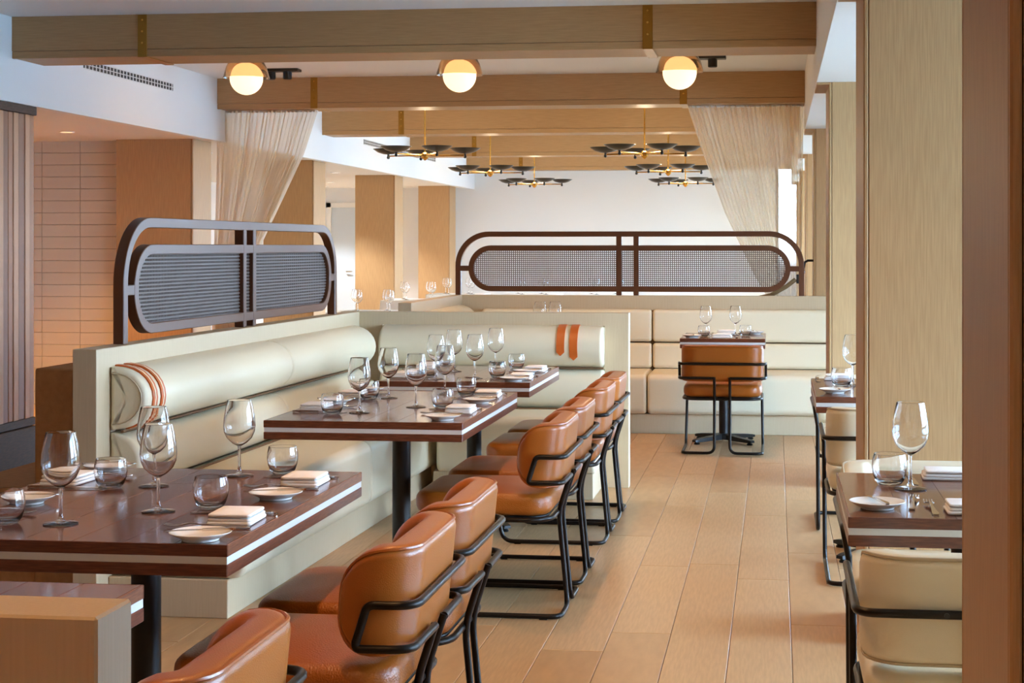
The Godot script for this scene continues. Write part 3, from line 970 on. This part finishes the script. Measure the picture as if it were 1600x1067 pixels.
# ------------------------------------------------------------------ tables and chairs
func table(label: String, x0: float, x1: float, z0: float, z1: float, group: String) -> Node3D:   # z0 near, z1 far
	var c := Vector3((x0 + x1) / 2, 0, (z0 + z1) / 2)
	var o := thing("dining_table", label, "table", c, 0.0, group)
	var w := x1 - x0
	var d := z0 - z1
	var n := int(round(w / 0.12))
	var wi := w - 0.008
	var di := d - 0.008
	for k in n:
		var a := -wi / 2 + wi * k / n
		var b := -wi / 2 + wi * (k + 1) / n
		# each strip is butted from two lengths
		var cut := rng.randf_range(-d * 0.3, d * 0.3)
		part("top_board", sp(Vector3(a + 0.0002, 0.734, di / 2), Vector3(b - 0.0002, TOP, cut + 0.0002), 0.0008), M.walnut[rng.randi() % 4], o)
		part("top_board", sp(Vector3(a + 0.0002, 0.734, cut - 0.0002), Vector3(b - 0.0002, TOP, -di / 2), 0.0008), M.walnut[rng.randi() % 4], o)
	for sg in [-1, 1]:
		part("edge_band", sp(Vector3(-w / 2, 0.734, sg * d / 2), Vector3(w / 2, TOP, sg * (d / 2 - 0.004)), 0.001), M.walnut_low, o)
		part("edge_band", sp(Vector3(sg * w / 2, 0.734, -d / 2 + 0.004), Vector3(sg * (w / 2 - 0.004), TOP, d / 2 - 0.004), 0.001), M.walnut_side_lit, o)  # lighter walnut than the end bands: window light put into the colour
	part("inlay_band", bx(Vector3(w - 0.003, 0.0165, d - 0.003), Vector3(0, 0.7258, 0), 0.0), M.aluminium, o)
	part("lower_layer", bx(Vector3(w, 0.027, d), Vector3(0, 0.704, 0), 0.002), M.walnut_low, o)
	part("mounting_plate", bx(Vector3(0.34, 0.008, 0.34), Vector3(0, 0.6865, 0)), M.black, o)
	part("pedestal", Geo.new().lathe([Vector2(0, 0.05), Vector2(0.037, 0.05), Vector2(0.037, 0.683), Vector2(0, 0.683)], 32).make(), M.black, o)
	part("hub", Geo.new().lathe([Vector2(0, 0.022), Vector2(0.06, 0.022), Vector2(0.06, 0.05), Vector2(0.045, 0.062), Vector2(0, 0.062)], 24).make(), M.black, o)
	var foot := Geo.new().grid([
		[Vector3(0.03, 0.020, -0.032), Vector3(0.03, 0.020, 0.032), Vector3(0.03, 0.058, 0.030), Vector3(0.03, 0.058, -0.030)],
		[Vector3(0.26, 0.016, -0.026), Vector3(0.26, 0.016, 0.026), Vector3(0.26, 0.038, 0.024), Vector3(0.26, 0.038, -0.024)],
		[Vector3(0.29, 0.018, -0.020), Vector3(0.29, 0.018, 0.020), Vector3(0.29, 0.032, 0.018), Vector3(0.29, 0.032, -0.018)]], true, true, 30.0).make()
	var glide := Geo.new().lathe([Vector2(0, 0), Vector2(0.02, 0), Vector2(0.022, 0.006), Vector2(0.012, 0.018), Vector2(0, 0.018)], 14, Vector3(0.262, 0, 0)).make()
	for k in 4:
		var f := part("foot", foot, M.black, o, Vector3.ZERO, PI / 4 + k * PI / 2)
		part("glide", glide, M.black, f)
	return o

func chair_mesh(n: int) -> Array:
	# the padded back: a shell bent round the sitter, tapering to round wings
	var W := 0.234
	var B := 0.234
	var rc := 0.062
	var zf := 0.105
	var pts := []   # Vector2 (x, z)
	for k in 9: pts.append(Vector2(-W, lerpf(zf, B - rc, k / 8.0)))
	for k in range(1, 9):
		var a := PI - (PI / 2) * k / 8
		pts.append(Vector2(-W + rc + cos(a) * rc, B - rc + sin(a) * rc))
	for k in range(1, 9): pts.append(Vector2(lerpf(-W + rc, W - rc, k / 9.0), B))
	for k in range(0, 9):
		var a := PI / 2 - (PI / 2) * k / 8
		pts.append(Vector2(W - rc + cos(a) * rc, B - rc + sin(a) * rc))
	for k in range(1, 9): pts.append(Vector2(W, lerpf(B - rc, zf, k / 8.0)))
	var s := [0.0]
	for i in range(1, pts.size()): s.append(s[-1] + pts[i].distance_to(pts[i - 1]))
	var L: float = s[-1]
	var g := Geo.new()
	var rows := []
	var H := 0.245
	var cy := 0.612
	var th := 0.084
	var rt := 0.095
	var samples := []
	for k in 10: samples.append(rt * (1.0 - cos(PI / 2 * k / 10.0)))
	for k in 33: samples.append(lerpf(rt, L - rt, k / 32.0))
	for k in range(1, 11): samples.append(L - rt + rt * sin(PI / 2 * k / 10.0))
	var pipe_top := []
	var pipe_low := []
	for q in samples:
		var i := 0
		while i < s.size() - 2 and s[i + 1] < q: i += 1
		var t: float = clampf((q - s[i]) / (s[i + 1] - s[i]), 0, 1)
		var p: Vector2 = pts[i].lerp(pts[i + 1], t)
		var tg: Vector2 = (pts[mini(i + 2, pts.size() - 1)] - pts[maxi(i - 1, 0)]).normalized()
		var nn := Vector2(-tg.y, tg.x)
		if nn.dot(p - Vector2(0, 0.02)) < 0: nn = -nn
		var e := minf(q, L - q)
		var f := sqrt(maxf(1.0 - pow(maxf(rt - e, 0.0) / rt, 2.0), 0.0004))
		var ft := sqrt(maxf(1.0 - pow(maxf(0.05 - e, 0.0) / 0.05, 2.0), 0.01))
		var h := H * (0.10 + 0.90 * f)
		var tt := th * ft
		var row := []
		for c in rrect(tt, h, minf(0.026, minf(tt, h) * 0.45), 4):
			var y: float = cy + c.y
			var puff: float = 0.010 * cos(clampf(c.y / (h * 0.5), -1, 1) * PI / 2) * (-1.0 if c.x < 0 else 0.35)
			var off: float = c.x + puff
			row.append(Vector3(p.x + nn.x * off, y, p.y + nn.y * off + (y - 0.47) * 0.10))
		rows.append(row)
		for tb in [[pipe_top, 1.0], [pipe_low, -1.0]]:
			var y: float = cy + tb[1] * (h / 2 - 0.006)
			tb[0].append(Vector3(p.x + nn.x * (tt / 2 - 0.006), y, p.y + nn.y * (tt / 2 - 0.006) + (y - 0.47) * 0.10))
	g.grid(rows, true, true, 60.0)
	pipe_low.reverse()
	var pg := Geo.new().tube(pipe_top + pipe_low, 0.0042, 6, true)
	var seat := Geo.new().pillow(rrect(0.53, 0.53, 0.09, 7, 0.0, -0.02), 0.382, 0.468, 0.034, 0.012)
	return [g.make(), pg.make(), seat.make()]

func make_chair(called: String, label: String, kind: String, meshes: Array, group: String) -> Node3D:
	var o := thing(called, label, "chair", Vector3.ZERO, 0.0, group)
	var lm: Material = M.tan if kind == "tan" else M.cream
	part("seat", meshes[2], M.tan_seat if kind == "tan" else M.cream, o)
	var bk := part("backrest", meshes[0], lm, o)
	part("piping", meshes[1], M.tan_pipe if kind == "tan" else M.cream_pipe, bk)
	var ring := []
	for q in rrect(0.53, 0.51, 0.10, 6, 0.0, -0.01): ring.append(Vector3(q.x, 0.371, q.y))
	part("seat_ring", Geo.new().tube(ring, 0.0098, 10, true).make(), M.frame, o)
	part("seat_pan", Geo.new().pillow(rrect(0.50, 0.48, 0.08, 5, 0, -0.01), 0.374, 0.384, 0.004).make(), M.black, o)
	var r := 0.0098
	var zr := 0.297
	if kind == "tan":
		var q := [Vector3(-0.052, 0.515, zr), Vector3(-0.287, 0.515, zr - 0.003), Vector3(-0.291, 0.515, 0.165), Vector3(-0.291, 0.612, 0.195), Vector3(-0.287, 0.612, zr + 0.007), Vector3(0.287, 0.612, zr + 0.007), Vector3(0.291, 0.612, 0.195), Vector3(0.291, 0.515, 0.165), Vector3(0.287, 0.515, zr - 0.003), Vector3(0.052, 0.515, zr)]
		part("back_rail", Geo.new().tube(smooth_path(q, [0.03, 0.05, 0.016, 0.016, 0.06, 0.06, 0.016, 0.016, 0.05], 6), r, 10).make(), M.frame, o)
		for s in [-1, 1]:
			var l := [Vector3(s * 0.052, 0.520, zr), Vector3(s * 0.052, 0.372, 0.250), Vector3(s * 0.052, 0.012, 0.285), Vector3(s * 0.268, 0.012, 0.285), Vector3(s * 0.268, 0.012, -0.19), Vector3(s * 0.262, 0.368, -0.255)]
			part("leg", Geo.new().tube(smooth_path(l, 0.05, 6), r, 10).make(), M.frame, o)
			for z in [0.22, -0.12]: part("glide", bx(Vector3(0.014, 0.006, 0.03), Vector3(s * 0.268, 0.002, z), 0.001), M.black, o)
	else:
		var q := [Vector3(-0.272, 0.53, -0.262), Vector3(-0.287, 0.612, -0.275), Vector3(-0.289, 0.612, zr + 0.007), Vector3(0.289, 0.612, zr + 0.007), Vector3(0.287, 0.612, -0.275), Vector3(0.272, 0.53, -0.262)]
		part("arm_rail", Geo.new().tube(smooth_path(q, 0.05, 6), r, 10).make(), M.frame, o)
		for s in [-1, 1]:
			var l := [Vector3(s * 0.052, 0.60, zr + 0.005), Vector3(s * 0.052, 0.372, 0.250), Vector3(s * 0.052, 0.012, 0.285), Vector3(s * 0.268, 0.012, 0.285), Vector3(s * 0.268, 0.012, -0.245), Vector3(s * 0.272, 0.535, -0.262)]
			part("leg", Geo.new().tube(smooth_path(l, 0.05, 6), r, 10).make(), M.frame, o)
			for z in [0.22, -0.16]: part("glide", bx(Vector3(0.014, 0.006, 0.03), Vector3(s * 0.268, 0.002, z), 0.001), M.black, o)
			part("screw", Geo.new().tube([Vector3(s * 0.10, 0.612, zr + 0.015), Vector3(s * 0.10, 0.612, zr + 0.021)], 0.006, 10).make(), M.black, o)
	return o

func copy_of(o: Node3D, called: String, label: String, at: Vector3, turn: float) -> Node3D:
	var c: Node3D = o.duplicate()
	c.name = nm(called)
	add_child(c)
	c.position = at
	c.rotation.y = turn
	c.set_meta("label", label)
	return c

func tables_and_chairs() -> void:
	var g := "long walnut tables along the left bench"
	table("long walnut table nearest the viewer on the left, laid for four", -1.985, -1.165, -3.375, -4.52, g)
	table("long walnut table in the middle of the row, beside the long cream bench", -1.87, -1.125, -5.815, -7.08, g)
	table("long walnut table at the far end of the row, before the middle partition", -1.87, -1.145, -7.58, -8.62, g)
	table("walnut table behind the lit low partition in the lower left corner", -1.985, -1.185, -1.85, -2.96, g)
	table("walnut table of the back booth, hidden behind the middle partition", -1.9, -1.2, -10.9, -11.98, g)
	var g2 := "small walnut tables for two"
	table("small walnut table in the window niche nearest the viewer", 0.17, 0.80, -3.915, -4.685, g2)
	table("small walnut table in the second window niche", 0.17, 0.80, -7.03, -8.01, g2)
	table("small walnut table standing before the back banquette", -0.662, -0.072, -11.38, -12.13, g2)
	# chairs
	var ms := chair_mesh(0)
	var proto := make_chair("dining_chair", "tan leather chair cut off by the bottom edge, lowest of the row", "tan", ms, "tan leather chairs along the aisle")
	proto.position = Vector3(-1.165, 0, -2.66)
	proto.rotation.y = PI / 2
	var tl := ["tan leather chair at the near end of the nearest long table", "tan leather chair at the far end of the nearest long table", "tan leather chair at the near end of the middle table, its side frame in view", "tan leather chair at the far end of the middle table", "tan leather chair at the near end of the far table", "tan leather chair at the far end of the far table, against the partition end"]
	var tz := [-3.79, -4.40, -6.33, -6.945, -7.86, -8.47]
	for i in 6: copy_of(proto, "dining_chair", tl[i], Vector3(-1.085, 0, tz[i]), PI / 2)
	copy_of(proto, "dining_chair", "tan leather chair seen from behind at the small table before the back banquette", Vector3(-0.357, 0, -11.285), 0.0).set_meta("group", "tan leather chairs at small tables")
	var ap := make_chair("armchair", "cream leather armchair in the lower right corner with its back to the viewer", "cream", ms, "cream leather armchairs in the window niches")
	ap.position = Vector3(0.462, 0, -3.87)
	copy_of(ap, "armchair", "cream leather armchair facing the viewer across the nearest small table", Vector3(0.475, 0, -4.90), PI)
	copy_of(ap, "armchair", "cream leather armchair with its back to the viewer at the second small table", Vector3(0.485, 0, -7.09), 0.0)
	copy_of(ap, "armchair", "cream leather armchair on the far side of the second small table, mostly hidden", Vector3(0.475, 0, -8.33), PI)

# ------------------------------------------------------------------ glasses, plates, napkins, cutlery
var proto_of := {}

func ware_meshes() -> void:
	var G := 0.0001
	M.bowl = Geo.new().lathe([Vector2(0, 0.083), Vector2(0.0048, 0.083), Vector2(0.008, 0.0855), Vector2(0.021, 0.093), Vector2(0.035, 0.107), Vector2(0.0425, 0.124), Vector2(0.0444, 0.140), Vector2(0.0428, 0.163), Vector2(0.0382, 0.190), Vector2(0.0335, 0.2115), Vector2(0.0329, 0.2122), Vector2(0.0323, 0.2115), Vector2(0.0371, 0.190), Vector2(0.0417, 0.163), Vector2(0.0432, 0.140), Vector2(0.0413, 0.125), Vector2(0.034, 0.1085), Vector2(0.020, 0.0950), Vector2(0.008, 0.0885), Vector2(0, 0.0875)], 36).make()
	M.stem = Geo.new().lathe([Vector2(0, 0.0095), Vector2(0.0085, 0.0095), Vector2(0.0055, 0.0150), Vector2(0.0042, 0.028), Vector2(0.0038, 0.05), Vector2(0.0042, 0.075), Vector2(0.0048, 0.083 - G), Vector2(0, 0.083 - G)], 20).make()
	M.foot = Geo.new().lathe([Vector2(0, 0.0003), Vector2(0.037, 0.0003), Vector2(0.0398, 0.0012), Vector2(0.0398, 0.0022), Vector2(0.036, 0.0032), Vector2(0.022, 0.0052), Vector2(0.012, 0.0078), Vector2(0.0085, 0.0095 - G), Vector2(0, 0.0095 - G)], 36).make()
	M.tumbler = Geo.new().lathe([Vector2(0, 0.0003), Vector2(0.024, 0.0003), Vector2(0.029, 0.0025), Vector2(0.036, 0.012), Vector2(0.0415, 0.028), Vector2(0.0435, 0.044), Vector2(0.0427, 0.060), Vector2(0.0390, 0.0765), Vector2(0.0385, 0.0772), Vector2(0.0380, 0.0765), Vector2(0.0416, 0.060), Vector2(0.0424, 0.044), Vector2(0.0403, 0.029), Vector2(0.0345, 0.0165), Vector2(0.026, 0.0090), Vector2(0, 0.0075)], 36).make()
	M.plate = Geo.new().lathe([Vector2(0, 0.003), Vector2(0.034, 0.003), Vector2(0.036, 0.0003), Vector2(0.040, 0.0003), Vector2(0.042, 0.005), Vector2(0.058, 0.012), Vector2(0.0675, 0.0175), Vector2(0.0680, 0.0190), Vector2(0.0672, 0.0196), Vector2(0.057, 0.0155), Vector2(0.043, 0.0098), Vector2(0.036, 0.0075), Vector2(0, 0.007)], 48).make()
	var nap := Geo.new()
	nap.pillow(rrect(0.105, 0.140, 0.010, 4), 0.0005, 0.0092, 0.0042, 0.0)
	nap.pillow(rrect(0.103, 0.134, 0.010, 4, 0.001, 0.001), 0.0082, 0.0170, 0.0042, 0.003)
	M.napkin = nap.make()
	nap = Geo.new()
	nap.pillow(rrect(0.101, 0.128, 0.010, 4, 0.0005, -0.002), 0.0, 0.0075, 0.0035, 0.004)
	M.napkin_top = nap.make()
	var ax := Vector3(0, 0, 1)
	M.fork_handle = strap([Vector3(-0.098, 0.0025, 0), Vector3(-0.085, 0.0035, 0), Vector3(-0.04, 0.0045, 0), Vector3(0.0, 0.008, 0), Vector3(0.04, 0.011, 0), Vector3(0.055, 0.0085, 0)], [0.012, 0.017, 0.011, 0.0065, 0.006, 0.014], 0.003, ax)
	var ft := Geo.new()
	ft.grid([[Vector3(0.053, 0.0075, -0.008), Vector3(0.053, 0.0075, 0.008), Vector3(0.053, 0.010, 0.008), Vector3(0.053, 0.010, -0.008)], [Vector3(0.066, 0.0045, -0.0125), Vector3(0.066, 0.0045, 0.0125), Vector3(0.066, 0.0065, 0.0125), Vector3(0.066, 0.0065, -0.0125)]], true, true, 30.0)
	for k in 4:
		var z := -0.0105 + 0.007 * k
		ft.tube([Vector3(0.064, 0.0055, z), Vector3(0.082, 0.0045, z), Vector3(0.102, 0.008, z * 0.95)], 0.0014, 6)
	M.fork_head = ft.make()
	M.knife_handle = strap([Vector3(-0.105, 0.004, 0), Vector3(-0.095, 0.005, 0), Vector3(-0.05, 0.005, 0), Vector3(-0.005, 0.004, 0)], [0.012, 0.017, 0.014, 0.010], 0.0065, ax)
	M.knife_blade = strap([Vector3(-0.006, 0.004, 0), Vector3(0.01, 0.004, 0.001), Vector3(0.08, 0.003, 0.001), Vector3(0.100, 0.002, -0.002), Vector3(0.108, 0.0015, -0.006)], [0.012, 0.017, 0.019, 0.014, 0.003], 0.002, ax)

func put(kind: String, label: String, at: Vector3, turn := 0.0, group := "", size := 1.0) -> void:
	if not proto_of.has(kind):
		var o: Node3D
		match kind:
			"wine_glass":
				o = thing(kind, "", "glass")
				part("bowl", M.bowl, M.glass, o); part("stem", M.stem, M.glass, o); part("foot", M.foot, M.glass, o)
			"tumbler":
				o = thing(kind, "", "glass")
				part("tumbler_body", M.tumbler, M.glass, o)
			"bread_plate":
				o = thing(kind, "", "plate")
				part("dish", M.plate, M.china, o)
			"napkin":
				o = thing(kind, "", "napkin")
				part("folded_cloth", M.napkin, M.linen, o)
				part("top_fold", M.napkin_top, M.linen, o, Vector3(0, 0.0190, 0))
			"fork":
				o = thing(kind, "", "fork")
				part("handle", M.fork_handle, M.steel, o); part("head", M.fork_head, M.steel, o)
			"table_knife":
				o = thing(kind, "", "knife")
				part("handle", M.knife_handle, M.steel, o); part("blade", M.knife_blade, M.steel, o)
			"butter_knife":
				o = thing(kind, "", "knife")
				part("handle", M.knife_handle, M.steel, o); part("blade", M.knife_blade, M.steel, o)
		proto_of[kind] = o
		place(o, label, at, turn, group, size)
		return
	var c: Node3D = proto_of[kind].duplicate()
	c.name = nm(kind)
	add_child(c)
	place(c, label, at, turn, group, size)

func place(o: Node3D, label: String, at: Vector3, turn: float, group: String, size: float) -> void:
	o.position = at
	o.rotation.y = turn
	o.scale = Vector3.ONE * size
	o.set_meta("label", label)
	if group != "": o.set_meta("group", group)

# one cover: d is the diner's facing (rotation of local +x to it); c the napkin's place
func cover(where: String, group: String, c: Vector2, d: float, wine: Vector2, tumbler: Vector2, plate: Vector2, size := 1.0) -> void:
	var y := TOP + 0.0004
	var f := Vector2(cos(d), -sin(d))      # forward
	var lf := Vector2(-f.y, f.x) * -1.0     # left hand of the diner
	var jig := rng.randf_range(-0.05, 0.05)
	put("wine_glass", "stemmed wine glass " + where, Vector3(wine.x, y, wine.y), rng.randf() * TAU, "wine glasses " + group, size)
	put("tumbler", "round water tumbler " + where, Vector3(tumbler.x, y, tumbler.y), rng.randf() * TAU, "water tumblers " + group, size)
	put("bread_plate", "small white bread plate " + where, Vector3(plate.x, y, plate.y), rng.randf() * TAU, "bread plates " + group)
	put("butter_knife", "butter knife on the plate " + where, Vector3(plate.x, y + 0.0195, plate.y), d + 0.25 + jig, "butter knives " + group, 0.72)
	put("napkin", "folded white napkin " + where, Vector3(c.x, y, c.y), d + jig, "folded napkins " + group)
	var a := c + lf * 0.098 + f * 0.035
	put("fork", "silver fork beside the napkin " + where, Vector3(a.x, y, a.y), d + jig * 0.6, "forks " + group)
	var b := c - lf * 0.100 + f * 0.040
	put("table_knife", "silver table knife beside the napkin " + where, Vector3(b.x, y, b.y), d - jig * 0.5, "table knives " + group)

func table_ware() -> void:
	ware_meshes()
	var P := Vector2(0, 0)
	var g := "on the nearest long table"
	var L := PI       # facing -x
	cover("at the aisle-side near corner of the nearest long table", g, Vector2(-1.243, -3.668), L, Vector2(-1.475, -3.774), Vector2(-1.371, -3.85), Vector2(-1.243, -3.425))
	cover("at the aisle-side far corner of the nearest long table", g, Vector2(-1.258, -4.275), L, Vector2(-1.481, -4.39), Vector2(-1.377, -4.455), Vector2(-1.257, -4.01))
	cover("at the bench-side near corner of the nearest long table", g, Vector2(-1.89, -3.60), 0.0, Vector2(-1.634, -3.58), Vector2(-1.765, -3.575), Vector2(-1.85, -3.86))
	cover("at the bench-side far corner of the nearest long table", g, Vector2(-1.90, -4.21), 0.0, Vector2(-1.645, -4.175), Vector2(-1.75, -4.14), Vector2(-1.885, -4.44))
	g = "on the middle long table"
	cover("at the aisle-side near corner of the middle long table", g, Vector2(-1.205, -6.20), L, Vector2(-1.421, -6.37), Vector2(-1.305, -6.335), Vector2(-1.218, -5.91))
	cover("at the aisle-side far corner of the middle long table", g, Vector2(-1.215, -6.86), L, Vector2(-1.418, -6.93), Vector2(-1.316, -6.89), Vector2(-1.203, -6.57))
	cover("at the bench-side near corner of the middle long table", g, Vector2(-1.785, -6.22), 0.0, Vector2(-1.587, -6.12), Vector2(-1.679, -6.063), Vector2(-1.775, -6.47))
	cover("at the bench-side far corner of the middle long table", g, Vector2(-1.785, -6.77), 0.0, Vector2(-1.62, -6.73), Vector2(-1.69, -6.68), Vector2(-1.775, -7.0))
	g = "on the far long table"
	cover("at the aisle-side near corner of the far long table", g, Vector2(-1.22, -7.81), L, Vector2(-1.448, -7.80), Vector2(-1.353, -7.89), Vector2(-1.235, -7.66))
	cover("at the aisle-side far corner of the far long table", g, Vector2(-1.222, -8.30), L, Vector2(-1.452, -8.42), Vector2(-1.346, -8.44), Vector2(-1.243, -8.12))
	cover("at the bench-side near corner of the far long table", g, Vector2(-1.80, -7.82), 0.0, Vector2(-1.628, -7.74), Vector2(-1.69, -7.87), Vector2(-1.79, -8.05))
	cover("at the bench-side far corner of the far long table", g, Vector2(-1.80, -8.33), 0.0, Vector2(-1.634, -8.22), Vector2(-1.70, -8.32), Vector2(-1.79, -8.54))
	g = "on the nearest small table"
	cover("on the near side of the nearest small table", g, Vector2(0.475, -4.02), PI / 2, Vector2(0.352, -4.385), Vector2(0.303, -4.46), Vector2(0.246, -4.05), 1.08)
	cover("on the far side of the nearest small table", g, Vector2(0.47, -4.60), -PI / 2, Vector2(0.64, -4.30), Vector2(0.70, -4.22), Vector2(0.72, -4.58), 1.08)
	put("fork", "second silver fork on the nearest small table, closest to its bread plate", Vector3(0.338, TOP + 0.0004, -4.13), PI / 2 - 0.12, "forks on the nearest small table")
	g = "on the second small table"
	cover("on the near side of the second small table", g, Vector2(0.475, -7.16), PI / 2, Vector2(0.352, -7.62), Vector2(0.298, -7.56), Vector2(0.256, -7.22), 1.1)
	cover("on the far side of the second small table", g, Vector2(0.30, -7.93), -PI / 2, Vector2(0.62, -7.5), Vector2(0.68, -7.42), Vector2(0.70, -7.88), 1.1)
	g = "on the small back table"
	cover("on the near side of the small back table", g, Vector2(-0.372, -11.50), PI / 2, Vector2(-0.498, -11.76), Vector2(-0.505, -11.62), Vector2(-0.585, -11.49))
	cover("on the far side of the small back table", g, Vector2(-0.36, -12.03), -PI / 2, Vector2(-0.287, -11.80), Vector2(-0.215, -11.72), Vector2(-0.15, -12.0))
	# glass tops that show over the middle partition
	var y := TOP + 0.0004
	put("wine_glass", "left of two wine glasses showing over the middle partition", Vector3(-1.70, y, -11.75), 0.0, "wine glasses in the back booth", 1.12)
	put("wine_glass", "right of two wine glasses showing over the middle partition", Vector3(-1.588, y, -11.75), 0.0, "wine glasses in the back booth", 1.12)
	# white-clothed tables far behind; the side aisle cloth stands for window glare
	var far := [[-3.95, -15.75, "white-clothed table in the side aisle beyond the dark screen", "side aisle white table"], [-4.28, -19.3, "white-clothed far table left of the brown screen", "white table left of the brown screen"], [-4.25, -21.7, "white-clothed far table at the left end of the far row", "leftmost white table of the far row"], [-3.25, -21.7, "white-clothed far table second from the left in the far row", "second white table of the far row"], [-2.25, -21.7, "white-clothed far table behind the middle of the brown screen", "white table behind the brown screen"]]
	for q in far:
		var o := thing("dining_table", q[2], "table", Vector3(q[0], 0, q[1]), 0.0, "white-clothed tables far behind")
		part("tabletop", bx(Vector3(0.74, 0.03, 0.74), Vector3(0, 0.743, 0)), M.walnut_low, o)
		part("pedestal", Geo.new().lathe([Vector2(0, 0.0), Vector2(0.22, 0.0), Vector2(0.22, 0.015), Vector2(0.04, 0.03), Vector2(0.035, 0.728), Vector2(0, 0.728)], 20).make(), M.black, o)
		var rows := []
		for lv in [[0.36, 0.7592], [0.376, 0.7592], [0.380, 0.752], [0.383, 0.60], [0.388, 0.52], [0.3835, 0.52], [0.379, 0.60], [0.376, 0.7485], [0.36, 0.752]]:
			var row := []
			var ol := rrect(lv[0] * 2, lv[0] * 2, 0.03, 6)
			for i in ol.size():
				var wv: float = 1.0 + (0.02 * sin(i * 1.35) if lv[1] < 0.7 else 0.0)
				row.append(Vector3(ol[i].x * wv, lv[1], ol[i].y * wv))
			rows.append(row)
		var cl := Geo.new().grid(rows, true, true, 50.0).make()
		tag(part("tablecloth", cl, M.linen, self, Vector3(q[0], 0.0004, q[1])), "white cloth on the " + q[2].replace("white-clothed ", ""), "tablecloth", "white tablecloths")
		var names := ["near left", "near right", "far left", "far right"]
		for k in 4:
			var sx := -1.0 if k % 2 == 0 else 1.0
			var sz := 1.0 if k < 2 else -1.0
			put("wine_glass", "wine glass at the %s of the %s" % [names[k], q[3]], Vector3(q[0] + sx * 0.16 + sz * 0.05, 0.7600, q[1] + sz * 0.15), 0.0, "wine glasses on the white-clothed tables")
